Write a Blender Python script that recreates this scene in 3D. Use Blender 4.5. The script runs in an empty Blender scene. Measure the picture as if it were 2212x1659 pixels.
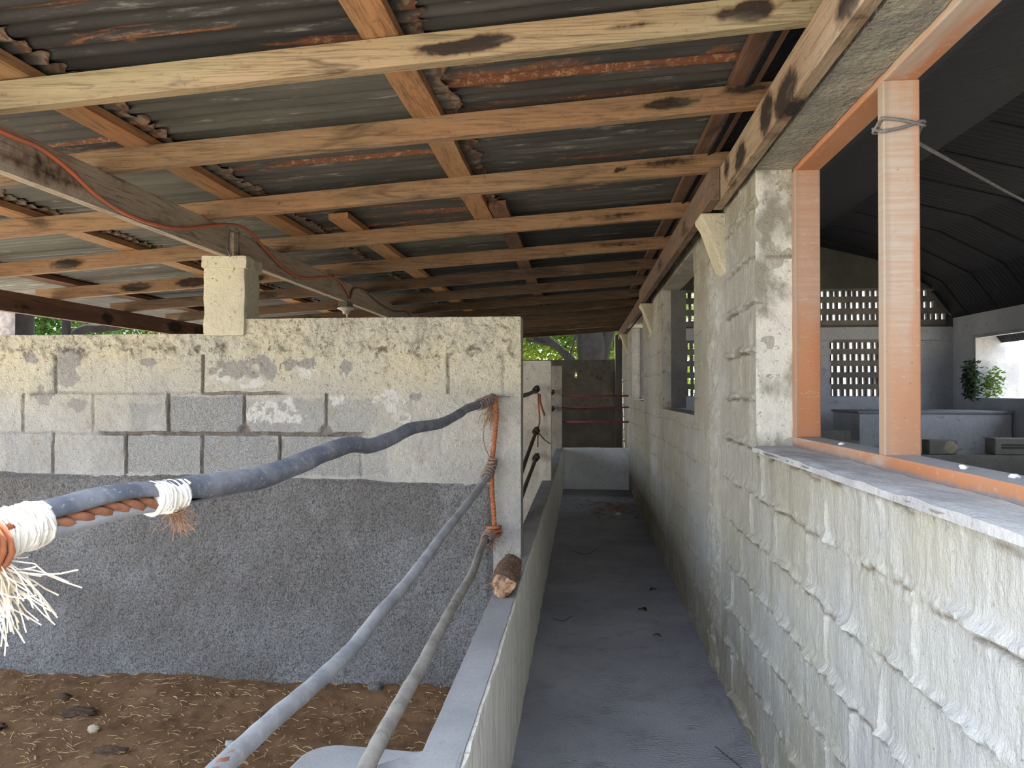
import bpy, math, random
import numpy as np
from mathutils import Vector, Matrix

rng = random.Random(11)
SC = bpy.context.scene
COL = SC.collection

# ------------------------------------------------------------------ noise
def _hash(ix, iy, seed):
    h = (ix.astype(np.int64) * 374761393 + iy.astype(np.int64) * 668265263 + seed * 1442695041) & 0x7fffffff
    h = ((h ^ (h >> 13)) * 1274126177) & 0x7fffffff
    h = h ^ (h >> 16)
    return (h & 0xffff) / 65535.0

def vnoise(x, y, seed=0):
    x = np.asarray(x, float); y = np.asarray(y, float)
    x, y = np.broadcast_arrays(x, y)
    ix = np.floor(x); iy = np.floor(y)
    fx = x - ix; fy = y - iy
    fx = fx * fx * (3 - 2 * fx); fy = fy * fy * (3 - 2 * fy)
    a = _hash(ix, iy, seed); b = _hash(ix + 1, iy, seed)
    c = _hash(ix, iy + 1, seed); d = _hash(ix + 1, iy + 1, seed)
    return (a + (b - a) * fx) * (1 - fy) + (c + (d - c) * fx) * fy

def fbm(x, y, seed=0, octv=4, gain=.5):
    s = 0; a = 1.; t = 0
    for o in range(octv):
        s = s + a * vnoise(np.asarray(x) * 2 ** o, np.asarray(y) * 2 ** o, seed + o * 17); t += a; a *= gain
    return s / t

def sst(a, b, x):
    t = np.clip((x - a) / (b - a), 0, 1); return t * t * (3 - 2 * t)

def gauss(x, w): return np.exp(-(x / w) ** 2)

# ------------------------------------------------------------------ node helpers
class NT:
    def __init__(s, name):
        s.m = bpy.data.materials.new(name); s.m.use_nodes = True
        s.t = s.m.node_tree; s.b = s.t.nodes['Principled BSDF']; s.out = s.t.nodes['Material Output']
        s.b.inputs['Specular IOR Level'].default_value = .25
    def n(s, kind): return s.t.nodes.new(kind)
    def put(s, sock, v):
        if v is None: return
        if isinstance(v, bpy.types.NodeSocket): s.t.links.new(v, sock)
        elif isinstance(v, (tuple, list)) and sock.type == 'RGBA': sock.default_value = (*v[:3], 1)
        elif isinstance(v, (int, float)) and sock.type == 'RGBA': sock.default_value = (v, v, v, 1)
        else: sock.default_value = v
    def obj(s, scale=(1, 1, 1), rand=True):
        tc = s.n('ShaderNodeTexCoord'); v = tc.outputs['Object']
        if rand:
            oi = s.n('ShaderNodeObjectInfo'); ma = s.n('ShaderNodeVectorMath'); ma.operation = 'MULTIPLY_ADD'
            s.put(ma.inputs[0], oi.outputs['Random']); ma.inputs[1].default_value = (37, 53, 71); s.put(ma.inputs[2], v); v = ma.outputs[0]
        return s.scl(v, scale)
    def scl(s, v, scale):
        mp = s.n('ShaderNodeVectorMath'); mp.operation = 'MULTIPLY'; s.put(mp.inputs[0], v); mp.inputs[1].default_value = scale
        return mp.outputs[0]
    def rnd(s): return s.n('ShaderNodeObjectInfo').outputs['Random']
    def noise(s, v, scale=5., detail=4., rough=.55, dist=0.):
        k = s.n('ShaderNodeTexNoise'); s.put(k.inputs['Vector'], v)
        k.inputs['Scale'].default_value = scale; k.inputs['Detail'].default_value = detail
        k.inputs['Roughness'].default_value = rough; k.inputs['Distortion'].default_value = dist
        return k.outputs['Fac']
    def voro(s, v, scale=5., feat='F1'):
        k = s.n('ShaderNodeTexVoronoi'); k.feature = feat; s.put(k.inputs['Vector'], v); k.inputs['Scale'].default_value = scale
        return k.outputs['Distance']
    def wave(s, v, scale=5., dist=2., detail=2., kind='BANDS', direction='X'):
        k = s.n('ShaderNodeTexWave'); k.wave_type = kind
        if kind == 'BANDS': k.bands_direction = direction
        s.put(k.inputs['Vector'], v); k.inputs['Scale'].default_value = scale; k.inputs['Distortion'].default_value = dist
        k.inputs['Detail'].default_value = detail
        return k.outputs['Fac']
    def mr(s, v, a, b, c=0., d=1.):
        k = s.n('ShaderNodeMapRange'); k.interpolation_type = 'SMOOTHSTEP'; s.put(k.inputs['Value'], v)
        for nm, x in zip(('From Min', 'From Max', 'To Min', 'To Max'), (a, b, c, d)): k.inputs[nm].default_value = x
        return k.outputs['Result']
    def mix(s, f, a, b, mode='MIX'):
        k = s.n('ShaderNodeMix'); k.data_type = 'RGBA'; k.blend_type = mode
        s.put(k.inputs[0], f); s.put(k.inputs[6], a); s.put(k.inputs[7], b); return k.outputs[2]
    def math(s, op, a, b=0.):
        k = s.n('ShaderNodeMath'); k.operation = op; s.put(k.inputs[0], a); s.put(k.inputs[1], b); return k.outputs[0]
    def attr(s, name):
        k = s.n('ShaderNodeAttribute'); k.attribute_name = name; return k.outputs['Fac']
    def bump(s, h, strength=.5, dist=.01, prev=None):
        k = s.n('ShaderNodeBump'); s.put(k.inputs['Height'], h); k.inputs['Strength'].default_value = strength
        k.inputs['Distance'].default_value = dist
        if prev is not None: s.put(k.inputs['Normal'], prev)
        return k.outputs['Normal']
    def done(s, col, rough=.85, normal=None, metal=0.):
        s.put(s.b.inputs['Base Color'], col); s.put(s.b.inputs['Roughness'], rough); s.put(s.b.inputs['Metallic'], metal)
        if normal is not None: s.put(s.b.inputs['Normal'], normal)
        return s.m

def concrete(name, c1, c2, dirt=(.10, .085, .06), scale=3., dirt_amt=.5, bump=.6, grit=90., bd=.006):
    k = NT(name); v = k.obj()
    col = k.mix(k.mr(k.noise(v, scale, 5), .35, .65), c1, c2)
    col = k.mix(k.math('MULTIPLY', k.mr(k.noise(v, scale * 7, 5, .7), .56, .72), dirt_amt), col, dirt)
    g = k.noise(v, grit, 3, .6)
    col = k.mix(k.mr(g, .3, .7, .25, 0.), col, k.mix(.5, col, dirt))
    h = k.math('ADD', g, k.math('MULTIPLY', k.noise(v, grit / 6, 4), 1.5))
    return k.done(col, .9, k.bump(h, bump, bd))

def wood(name, axis, c1, c2, tint, stain=(.05, .03, .018), stain_lo=.535, stain_hi=.70, tint_amt=.6, bump=.4):
    """axis: 0,1,2 = the direction the grain runs in"""
    k = NT(name); lo, hi = 1.2, 26.
    sc = [hi, hi, hi]; sc[axis] = lo
    v = k.obj(); gv = k.scl(v, sc)
    ss = [7., 7., 7.]; ss[axis] = 1.6
    sv = k.scl(v, ss)
    grain = k.noise(gv, 1., 5, .6, 1.2)
    col = k.mix(k.mr(grain, .3, .7), c1, c2)
    tn = k.math('MULTIPLY', k.mr(k.noise(sv, .55, 3), .42, .62), tint_amt)
    col = k.mix(tn, col, tint)
    wsc = [3.2, 3.2, 3.2]; wsc[axis] = .35
    rings = k.wave(k.scl(v, wsc), 11., 9., 3., 'RINGS')
    col = k.mix(k.math('MULTIPLY', k.mr(rings, .7, 1., 0, .34), k.mr(k.noise(v, 2.3, 3), .42, .62)), col, stain)
    col = k.mix(k.math('MULTIPLY', k.mr(k.noise(sv, 1.3, 4, .6, .6), stain_lo, stain_hi), .85), col, stain)
    bn = k.attr('burn')
    edge = k.math('ADD', bn, k.math('MULTIPLY', k.math('SUBTRACT', k.noise(v, 30, 4), .5), .5))
    col = k.mix(k.mr(edge, .22, .5, 0, .65), col, (.10, .052, .02))
    col = k.mix(k.mr(edge, .42, .6, 0, .95), col, (.018, .012, .009))
    col = k.mix(k.mr(k.noise(k.scl(sv, (2.2, 2.2, 2.2)), 1., 5, .7), .5, .74, 0, .28), col, (.30, .25, .18))
    fg = [90., 90., 90.]; fg[axis] = 5.
    fine = k.noise(k.scl(v, fg), 1., 4, .7)
    col = k.mix(k.mr(fine, .48, .68, 0, .5), col, stain)
    col = k.mix(k.mr(k.noise(v, 34, 5, .8), .58, .68, 0, .45), col, stain)
    return k.done(col, .85, k.bump(k.math('ADD', grain, fine), bump, .004))

def plain(name, c1, c2, rough=.85, sc=30., bump=.3, metal=0.):
    k = NT(name); v = k.obj()
    return k.done(k.mix(k.mr(k.noise(v, sc, 4), .35, .65), c1, c2), rough, k.bump(k.noise(v, sc * 3, 3), bump, .003), metal)

# ------------------------------------------------------------------ mesh helpers
def from_np(name, V, Q, mat, parent=None, attrs=None, smooth=True, tris=None):
    me = bpy.data.meshes.new(name)
    V = np.asarray(V, np.float32); Q = np.asarray(Q, np.int32)
    me.vertices.add(len(V)); me.vertices.foreach_set('co', V.ravel())
    me.loops.add(Q.size); me.loops.foreach_set('vertex_index', Q.ravel())
    me.polygons.add(len(Q)); k = Q.shape[1]
    me.polygons.foreach_set('loop_start', np.arange(len(Q), dtype=np.int32) * k)
    me.polygons.foreach_set('loop_total', np.full(len(Q), k, np.int32))
    me.polygons.foreach_set('use_smooth', np.full(len(Q), smooth, bool))
    for an, a in (attrs or {}).items():
        at = me.attributes.new(an, 'FLOAT', 'POINT'); at.data.foreach_set('value', np.asarray(a, np.float32).ravel())
    me.update(calc_edges=True); me.validate()
    me.materials.append(mat)
    o = bpy.data.objects.new(name, me); COL.objects.link(o)
    if parent: o.parent = parent
    return o

class MB:
    def __init__(s): s.v = []; s.f = []
    def add(s, vs, fs):
        o = len(s.v); s.v += [tuple(p) for p in vs]; s.f += [tuple(i + o for i in f) for f in fs]; return s
    def box(s, a, b):
        (x0, y0, z0), (x1, y1, z1) = a, b
        return s.add([(x0, y0, z0), (x1, y0, z0), (x1, y1, z0), (x0, y1, z0), (x0, y0, z1), (x1, y0, z1), (x1, y1, z1), (x0, y1, z1)],
                     [(0, 3, 2, 1), (4, 5, 6, 7), (0, 1, 5, 4), (1, 2, 6, 5), (2, 3, 7, 6), (3, 0, 4, 7)])
    def prism(s, poly, axis, a, b):
        """poly of 2-D points extruded along axis from a to b"""
        def mk(p, t):
            q = list(p); q.insert(axis, t); return tuple(q)
        n = len(poly)
        return s.add([mk(p, a) for p in poly] + [mk(p, b) for p in poly],
                     [tuple(range(n))[::-1], tuple(range(n, 2 * n))] + [(i, (i + 1) % n, n + (i + 1) % n, n + i) for i in range(n)])
    def tube(s, pts, rad, n=10, caps=True):
        pts = [Vector(p) for p in pts]
        if not isinstance(rad, (list, tuple)): rad = [rad] * len(pts)
        m = len(pts); T = [(pts[min(i + 1, m - 1)] - pts[max(i - 1, 0)]).normalized() for i in range(m)]
        u = T[0].orthogonal().normalized(); vs = []
        for i in range(m):
            u = (u - T[i] * u.dot(T[i])).normalized(); w = T[i].cross(u)
            for k in range(n):
                a = 2 * math.pi * k / n; vs.append(pts[i] + (u * math.cos(a) + w * math.sin(a)) * rad[i])
        fs = [(i * n + k, i * n + (k + 1) % n, (i + 1) * n + (k + 1) % n, (i + 1) * n + k) for i in range(m - 1) for k in range(n)]
        if caps: fs += [tuple(range(n))[::-1], tuple((m - 1) * n + k for k in range(n))]
        return s.add(vs, fs)
    def build(s, name, mat, parent=None, smooth=False, bevel=0., loc=None):
        vs = s.v
        if loc is not None: vs = [(p[0] - loc[0], p[1] - loc[1], p[2] - loc[2]) for p in vs]
        me = bpy.data.meshes.new(name); me.from_pydata(vs, [], s.f); me.materials.append(mat)
        if smooth: me.polygons.foreach_set('use_smooth', [True] * len(me.polygons))
        me.update()
        o = bpy.data.objects.new(name, me); COL.objects.link(o)
        if loc is not None: o.location = loc
        if parent: o.parent = parent
        if bevel:
            b = o.modifiers.new('bevel', 'BEVEL'); b.width = bevel; b.segments = 2; b.limit_method = 'ANGLE'
        return o

def tag(o, label=None, cat=None, group=None, kind=None):
    if label: o['label'] = label
    if cat: o['category'] = cat
    if group: o['group'] = group
    if kind: o['kind'] = kind
    return o

def struct(o): o['kind'] = 'structure'; return o

def empty(name, loc, label, cat, group=None):
    o = bpy.data.objects.new(name, None); COL.objects.link(o); o.location = loc; o.empty_display_size = .05
    return tag(o, label, cat, group)

def under(o, parent):
    """parent o keeping its world place (parents are unrotated)"""
    o.parent = parent; o.location = Vector(o.location) - Vector(parent.location); return o

def spline(pts, per=8):
    P = [Vector(p) for p in pts]; P = [P[0] * 2 - P[1]] + P + [P[-1] * 2 - P[-2]]; out = []
    for i in range(1, len(P) - 2):
        a, b, c, d = P[i - 1:i + 3]
        for k in range(per):
            t = k / per
            out.append(.5 * ((2 * b) + (c - a) * t + (2 * a - 5 * b + 4 * c - d) * t * t + (3 * b - a - 3 * c + d) * t ** 3))
    out.append(P[-2]); return out

def lerpl(vals, n):
    m = len(vals) - 1
    return [vals[min(int(i * m / (n - 1)), m - 1)] * (1 - (i * m / (n - 1) - min(int(i * m / (n - 1)), m - 1))) +
            vals[min(int(i * m / (n - 1)), m - 1) + 1] * (i * m / (n - 1) - min(int(i * m / (n - 1)), m - 1)) for i in range(n)]

def hf(name, us, vs, to3, H, normal, thick, mat, keep=None, attrs=None, parent=None):
    """a slab whose front is a height field: to3(u, v) -> (N,3) on the plane, H pushes along normal, rims go back by thick"""
    us = np.asarray(us); vs = np.asarray(vs); nu, nv = len(us), len(vs)
    U, Vv = np.meshgrid(us, vs, indexing='ij')
    P = to3(U.ravel(), Vv.ravel()); nrm = np.asarray(normal, float)
    F = P + H(U, Vv).ravel()[:, None] * nrm
    idx = np.arange(nu * nv).reshape(nu, nv)
    if keep is None: K = np.ones((nu - 1, nv - 1), bool)
    else:
        uc = (us[:-1] + us[1:]) / 2; vc = (vs[:-1] + vs[1:]) / 2
        K = keep(*np.meshgrid(uc, vc, indexing='ij'))
    q = np.stack([idx[:-1, :-1], idx[1:, :-1], idx[1:, 1:], idx[:-1, 1:]], -1)
    Q = q[K]
    flip = np.cross(to3(np.array([us[1]]), np.array([vs[0]]))[0] - P[0], to3(np.array([us[0]]), np.array([vs[1]]))[0] - P[0]).dot(nrm) < 0
    KP = np.zeros((nu + 1, nv + 1), bool); KP[1:-1, 1:-1] = K
    E = []
    a = KP[1:, 1:-1] != KP[:-1, 1:-1]       # edges along v at u index
    iu, iv = np.nonzero(a)
    E.append(np.stack([idx[iu, iv], idx[iu, iv + 1], KP[1:, 1:-1][iu, iv]], -1))
    b = KP[1:-1, 1:] != KP[1:-1, :-1]
    iu, iv = np.nonzero(b)
    E.append(np.stack([idx[iu + 1, iv], idx[iu, iv], KP[1:-1, 1:][iu, iv]], -1))
    E = np.concatenate(E)
    used = np.unique(E[:, :2]); back = np.full(nu * nv, -1); back[used] = nu * nv + np.arange(len(used))
    B = P[used] - nrm * thick
    e0, e1, sgn = E[:, 0], E[:, 1], E[:, 2].astype(bool)
    S = np.stack([e0, back[e0], back[e1], e1], -1)
    S[~sgn] = S[~sgn][:, ::-1]
    Q = np.concatenate([Q, S])
    if flip: Q = Q[:, ::-1]
    V = np.concatenate([F, B])
    at = {}
    for kx, fn in (attrs or {}).items():
        A = fn(U, Vv).ravel(); at[kx] = np.concatenate([A, A[used]])
    # drop unused verts
    uu, inv = np.unique(Q, return_inverse=True)
    at = {kx: x[uu] for kx, x in at.items()}
    o = from_np(name, V[uu], inv.reshape(Q.shape), mat, parent, at)
    try: o.data.set_sharp_from_angle(angle=math.radians(50))
    except Exception: pass
    return o

def arr(a, b, step, extra=()):
    n = max(2, int(round((b - a) / step)) + 1)
    x = list(np.linspace(a, b, n)) + [e for e in extra if a < e < b]
    return np.unique(np.round(x, 5))

# ------------------------------------------------------------------ materials
M = {}
# near pen wall : whitewashed blockwork
k = NT('whitewashed_block'); v = k.obj(rand=False)
cream = k.mix(k.mr(k.noise(v, 2.2, 5), .35, .65), (.56, .50, .355), (.50, .465, .37))
white = k.mix(k.mr(k.noise(v, 4., 5), .35, .65), (.43, .42, .39), (.35, .345, .33))
col = k.mix(k.attr('cream'), white, cream)
grit = k.noise(v, 190, 4, .75)
bare = k.mix(k.mr(grit, .36, .62), (.15, .15, .15), (.36, .365, .36))
col = k.mix(k.attr('bare'), col, bare)
col = k.mix(k.attr('flake'), col, (.30, .285, .26))
col = k.mix(k.attr('chip'), col, (.60, .585, .55))
spots = k.noise(k.scl(v, (1, 1, .8)), 38, 5, .75)
sa = k.mr(k.attr('cream'), .2, .9, .35, 1.)
col = k.mix(k.math('MULTIPLY', k.mr(spots, .555, .66, 0, .85), sa), col, (.16, .115, .065))
col = k.mix(k.math('MULTIPLY', k.mr(k.noise(v, 70, 5, .8), .56, .64, 0, .7), sa), col, (.20, .15, .09))
col = k.mix(k.mr(k.noise(v, 11, 4, .7), .52, .72, 0, .45), col, (.30, .25, .17))
col = k.mix(k.math('MULTIPLY', k.mr(k.noise(k.scl(v, (1, 1, .25)), 9, 4, .7), .55, .7, 0, .35), sa), col, (.28, .22, .13))
col = k.mix(k.attr('joint'), col, (.10, .075, .05))
hh = k.math('ADD', k.noise(v, 120, 3, .65), k.math('MULTIPLY', k.noise(v, 36, 4, .7), 1.6))
M['block'] = k.done(col, .92, k.bump(hh, 1., .012))

k = NT('rough_cement_render'); v = k.obj(rand=False)
big = k.mr(k.noise(v, 1.7, 5), .35, .68)
col = k.mix(big, (.215, .205, .195), (.30, .298, .30))
col = k.mix(k.mr(k.noise(v, 5, 5, .65), .5, .72, 0, .5), col, (.36, .36, .37))
gr = k.noise(k.scl(v, (1.25, 1, 1)), 92, 4, .62, .6)
col = k.mix(k.mr(gr, .34, .56, .72, 0), col, (.05, .047, .045))  # pits darkened in colour to deepen the shade of the relief
M['render'] = k.done(col, .95, k.bump(k.math('ADD', gr, k.math('MULTIPLY', k.noise(v, 30, 3), .6)), 1., .03))

k = NT('limewashed_corridor_wall'); v = k.obj(rand=False)
col = k.mix(k.mr(k.noise(v, 1.1, 4), .35, .65), (.50, .48, .395), (.55, .555, .54))
stv = k.scl(v, (1, 9, .55))
streak = k.noise(stv, 3.2, 5, .65)
col = k.mix(k.mr(streak, .52, .74, 0, .55), col, (.29, .265, .20))
col = k.mix(k.mr(k.noise(stv, 8., 4, .6), .58, .72, 0, .5), col, (.66, .65, .6))
col = k.mix(k.math('MULTIPLY', k.attr('grime'), k.mr(k.noise(v, 6, 5, .7), .33, .58, .4, 1)), col, (.25, .212, .125))
col = k.mix(k.mr(k.noise(v, 45, 4, .75), .63, .72, 0, .6), col, (.13, .105, .07))
col = k.mix(k.attr('crev'), col, (.16, .12, .075))
hh = k.math('ADD', k.noise(k.scl(v, (1, 2., .9)), 48, 5, .7), k.math('MULTIPLY', streak, .8))
M['lime'] = k.done(col, .85, k.bump(hh, 1., .014))

M['sill'] = concrete('sill_cement', (.47, .47, .47), (.36, .36, .37), (.14, .13, .12), 5., .45, .6, 70.)
M['cement'] = concrete('smooth_cement', (.34, .345, .36), (.28, .285, .30), (.15, .14, .13), 4., .3, .35, 120., .003)
M['oldcement'] = concrete('old_pen_wall', (.46, .43, .36), (.36, .34, .295), (.11, .09, .06), 3., .7, .8, 60.)
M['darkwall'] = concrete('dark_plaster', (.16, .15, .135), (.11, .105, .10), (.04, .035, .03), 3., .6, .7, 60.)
M['lowfar'] = concrete('stained_limewash', (.82, .82, .82), (.68, .68, .68), (.24, .24, .25), 2.4, .5, .5, 60.)
M['barn'] = concrete('barn_limewash', (.60, .61, .63), (.50, .51, .53), (.08, .08, .07), 2., .5, .5, 40.)
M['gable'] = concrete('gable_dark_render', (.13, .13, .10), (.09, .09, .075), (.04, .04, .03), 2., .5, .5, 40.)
M['brick'] = concrete('lattice_clay', (.26, .235, .21), (.20, .18, .165), (.08, .07, .06), 5., .5, .4, 60.)
M['blockgrey'] = concrete('loose_block', (.30, .28, .24), (.24, .225, .2), (.07, .06, .05), 6., .5, .7, 60.)
M['lintel'] = concrete('lintel_cement', (.36, .33, .25), (.25, .235, .2), (.07, .055, .035), 7., .9, 1., 50., .012)

k = NT('corridor_cement_floor'); v = k.obj(rand=False)
col = k.mix(k.mr(k.noise(v, 1.6, 5), .3, .7), (.255, .26, .295), (.34, .345, .38))
col = k.mix(k.mr(k.noise(v, 7, 5, .7), .5, .72, 0, .5), col, (.17, .17, .185))
col = k.mix(k.mr(k.noise(v, 60, 3, .7), .66, .72, 0, .7), col, (.42, .41, .40))
wv = k.wave(k.scl(v, (1, 1.6, 1)), 20., 12., 2., 'RINGS')
arcs = k.math('MULTIPLY', wv, k.mr(k.noise(v, 3.5, 2), .48, .6))
col = k.mix(k.mr(k.noise(v, 95, 4, .75), .60, .70, 0, .6), col, (.09, .09, .10))
hh = k.math('ADD', k.math('MULTIPLY', arcs, .6), k.math('MULTIPLY', k.noise(v, 70, 5, .7), 1.3))
M['floor'] = k.done(col, .8, k.bump(hh, .9, .008))

k = NT('trampled_dung'); v = k.obj(rand=False)
col = k.mix(k.mr(k.noise(v, 3, 5, .6), .35, .65), (.21, .112, .052), (.30, .172, .088))
col = k.mix(k.mr(k.noise(v, 14, 5, .7), .54, .70, 0, .7), col, (.09, .05, .028))
fib = k.noise(k.scl(v, (1, 2.2, 1)), 130, 3, .75, 1.5)
col = k.mix(k.mr(fib, .56, .68, 0, .85), col, (.38, .26, .14))
M['dung'] = k.done(col, 1., k.bump(k.math('ADD', fib, k.noise(v, 40, 4, .7)), 1., .014))
k = NT('yard_ground'); v = k.obj(rand=False)
M['bounce_floor'] = plain('pale_bounce_floor', (.46, .37, .24), (.36, .28, .18), 1., 14.)  # pale tone put on the hidden pen floors to bounce more light
M['ground'] = k.done(k.mix(k.noise(v, .8, 6), (.56, .50, .41), (.46, .41, .33)), 1., k.bump(k.noise(v, 20, 4), .5, .02))

M['rafter'] = wood('rafter_pine', 0, (.27, .17, .092), (.20, .122, .066), (.285, .14, .068), tint_amt=.5)
M['rafter_pale'] = wood('rafter_pale_pine', 0, (.30, .24, .135), (.23, .18, .098), (.31, .185, .10), stain_lo=.60, tint_amt=.5)
M['rafter_dark'] = wood('rafter_dark_pine', 0, (.13, .085, .052), (.085, .056, .036), (.15, .075, .04), tint_amt=.4)  # darker tone for the rafters farther from the camera
M['batten'] = wood('batten_pine', 1, (.33, .19, .09), (.27, .14, .06), (.40, .16, .06), stain_lo=.66, stain_hi=.8)
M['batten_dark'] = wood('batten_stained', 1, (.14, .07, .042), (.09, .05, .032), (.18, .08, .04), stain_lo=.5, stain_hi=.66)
M['beam_grey'] = wood('beam_dusty_grey', 1, (.37, .30, .225), (.32, .26, .195), (.35, .265, .19), stain_lo=.64, stain_hi=.8, tint_amt=.4, bump=.2)
M['beam_wall'] = wood('beam_water_stained', 1, (.36, .27, .175), (.28, .20, .13), (.31, .21, .13), stain_lo=.57, stain_hi=.70)
M['beam_dark'] = wood('beam_dark_brown', 1, (.17, .115, .08), (.12, .08, .056), (.17, .095, .06), stain_lo=.55, stain_hi=.70)  # darker tone for the two farther wall beams
M['beam_red'] = wood('beam_red_brown', 1, (.15, .075, .05), (.11, .055, .038), (.18, .09, .05), stain_lo=.56, stain_hi=.7)

def paint(name, axis, pale_lo, pale_hi, dusty=0., edge=None, o1=(.44, .165, .07), o2=(.50, .235, .12)):
    k = NT(name); v = k.obj(); ov = k.obj(rand=False)
    ss = [5., 5., 5.]; ss[axis] = 1.1
    sv = k.scl(v, ss)
    hs = [3., 3., 75.] if axis == 2 else [60., 4., 30.]
    saw = k.noise(k.scl(v, hs), 1., 4, .65)
    orange = k.mix(k.mr(k.noise(sv, 1., 4), .3, .7), o1, o2)
    pale = k.mix(k.mr(saw, .35, .65), (.49, .40, .325), (.46, .325, .235))
    f = k.mr(k.noise(sv, .75, 4, .6, .4), pale_lo, pale_hi)
    if edge:                                  # paint kept along one arris and near the foot, worn pale elsewhere
        sx = k.n('ShaderNodeSeparateXYZ'); k.put(sx.inputs[0], ov); wob = k.math('MULTIPLY', k.math('SUBTRACT', k.noise(k.scl(v, (6, 6, 3)), 1., 4), .5), .09)
        ex = k.mr(k.math('ADD', sx.outputs['X'], wob), edge[0], edge[1]); ez = k.mr(k.math('ADD', sx.outputs['Z'], k.math('MULTIPLY', wob, 4)), edge[2], edge[3])
        f = k.math('MULTIPLY', k.math('MULTIPLY', k.math('SUBTRACT', 1., ex), ez), k.mr(f, 0, 1, .55, 1))
        dx = k.mr(k.math('ADD', sx.outputs['X'], k.math('MULTIPLY', wob, .4)), -.028, -.046)
    col = k.mix(f, orange, pale)
    col = k.mix(k.mr(k.noise(k.scl(v, [30., 30., 90.] if axis == 2 else [30., 30., 30.]), 1., 5, .8), .56, .68, 0, .5), col, (.56, .47, .38))
    if edge: col = k.mix(k.math('MULTIPLY', dx, .5), col, (.30, .25, .19))
    col = k.mix(k.mr(k.noise(v, 70, 4, .75), .66, .72, 0, .7), col, (.13, .07, .04))
    col = k.mix(k.mr(k.noise(sv, 4., 5, .7), .58, .74, 0, .5), col, (.36, .29, .22))
    if dusty:
        g = k.n('ShaderNodeNewGeometry'); sx = k.n('ShaderNodeSeparateXYZ'); k.put(sx.inputs[0], g.outputs['True Normal'])
        col = k.mix(k.math('MULTIPLY', k.mr(sx.outputs['Z'], .6, .9), dusty), col, k.mix(k.noise(v, 18, 4), (.36, .36, .37), (.29, .285, .29)))
        col = k.mix(k.mr(k.math('ADD', k.attr('dirtlow'), k.math('MULTIPLY', k.noise(v, 16, 4, .7), .7)), .80, 1.15, 0, .85), col, (.22, .21, .215))
    return k.done(col, .75, k.bump(saw, .3, .003))
M['paint_post'] = paint('faded_orange_paint', 2, .30, .46, edge=(.022, .05, -.40, .0), o1=(.46, .24, .135), o2=(.52, .31, .20))
M['paint_jamb'] = paint('orange_jamb_paint', 2, .40, .56, edge=(.05, .09, -.22, .1))
M['paint_head'] = paint('orange_header_paint', 1, .52, .7)
M['paint_sill'] = paint('orange_sill_paint', 1, .42, .6, 1.)

def sheet(name, base, rust, lichen):
    k = NT(name); v = k.obj(); sv = k.scl(v, (1.1, 9., 1.))
    col = k.mix(k.mr(k.noise(sv, 1.2, 5, .6), .3, .7), base, tuple(b * .55 for b in base))
    col = k.mix(k.mr(k.noise(sv, 3.0, 5, .75), .56, .74, 0, lichen), col, (.33, .325, .29))
    r1 = k.noise(k.scl(v, (.8, 5., 1.)), 1.5, 5, .65, .5)
    col = k.mix(k.mr(r1, rust, rust + .06, 0, .92), col, k.mix(k.noise(v, 12, 4, .7), (.075, .028, .017), (.23, .08, .034)))
    r2 = k.noise(v, 38, 4, .8)
    col = k.mix(k.math('MULTIPLY', k.mr(r1, rust - .02, rust + .1), k.mr(r2, .52, .6, 0, .75)), col, (.34, .21, .105))
    col = k.mix(k.attr('end'), col, k.mix(k.mr(k.noise(v, 30, 4, .7), .45, .55), (.11, .045, .025), (.20, .15, .10)))
    return k.done(col, .62, k.bump(k.noise(v, 60, 4, .7), .4, .004))
M['sheet'] = sheet('weathered_iron', (.068, .063, .055), .60, .6)
M['sheet_rust'] = sheet('rusting_iron', (.062, .056, .048), .52, .55)
M['sheet_grey'] = sheet('grey_iron', (.10, .093, .075), .66, .7)
M['sheet_dark'] = sheet('dark_iron', (.035, .034, .034), .68, .35)  # darker tone, used for all the far rows
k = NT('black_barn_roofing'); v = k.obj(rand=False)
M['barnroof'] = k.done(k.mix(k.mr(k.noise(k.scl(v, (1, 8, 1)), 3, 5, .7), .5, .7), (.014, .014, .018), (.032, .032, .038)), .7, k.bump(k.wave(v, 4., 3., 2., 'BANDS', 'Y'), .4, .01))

def plastic(name, c1, c2, rough=.55, sc=9.):
    k = NT(name); v = k.obj(rand=False)
    col = k.mix(k.mr(k.noise(v, sc, 5, .65), .38, .62), c1, c2)
    col = k.mix(k.mr(k.noise(v, sc * 8, 4, .7), .58, .68, 0, .55), col, (.33, .33, .34))
    return k.done(col, rough, k.bump(k.noise(v, 70, 3), .25, .003))
M['hose'] = plastic('dusty_black_hose', (.09, .098, .12), (.175, .18, .20))
M['hose_pale'] = plastic('dusty_grey_hose', (.20, .205, .225), (.30, .30, .31), .7)
M['hose_thin'] = plastic('dusty_thin_hose', (.19, .175, .155), (.29, .27, .245), .75, 14.)
M['hose_dark'] = plastic('dark_thin_hose', (.06, .045, .035), (.10, .075, .06), .8)
M['tape'] = plastic('white_twine_wrap', (.78, .75, .70), (.66, .62, .56), .9, 20.)
M['rope'] = plain('rust_orange_rope', (.36, .13, .06), (.25, .09, .045))
M['copper'] = plain('brown_rope_core', (.30, .135, .075), (.22, .09, .05), .8)
M['ropegrey'] = plain('dusty_rope', (.24, .17, .14), (.17, .115, .095))
M['fibre'] = plain('frayed_white_fibre', (.80, .76, .68), (.60, .52, .40))
M['fibre_brown'] = plain('frayed_brown_fibre', (.30, .18, .11), (.22, .12, .08))
M['cable'] = plain('orange_cable', (.52, .135, .06), (.40, .14, .075), .6, 9.)
M['cable_old'] = plain('dusty_cable', (.20, .10, .07), (.14, .07, .05), .7)
M['wire'] = plain('grey_wire', (.20, .19, .18), (.15, .14, .135), .6)
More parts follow.
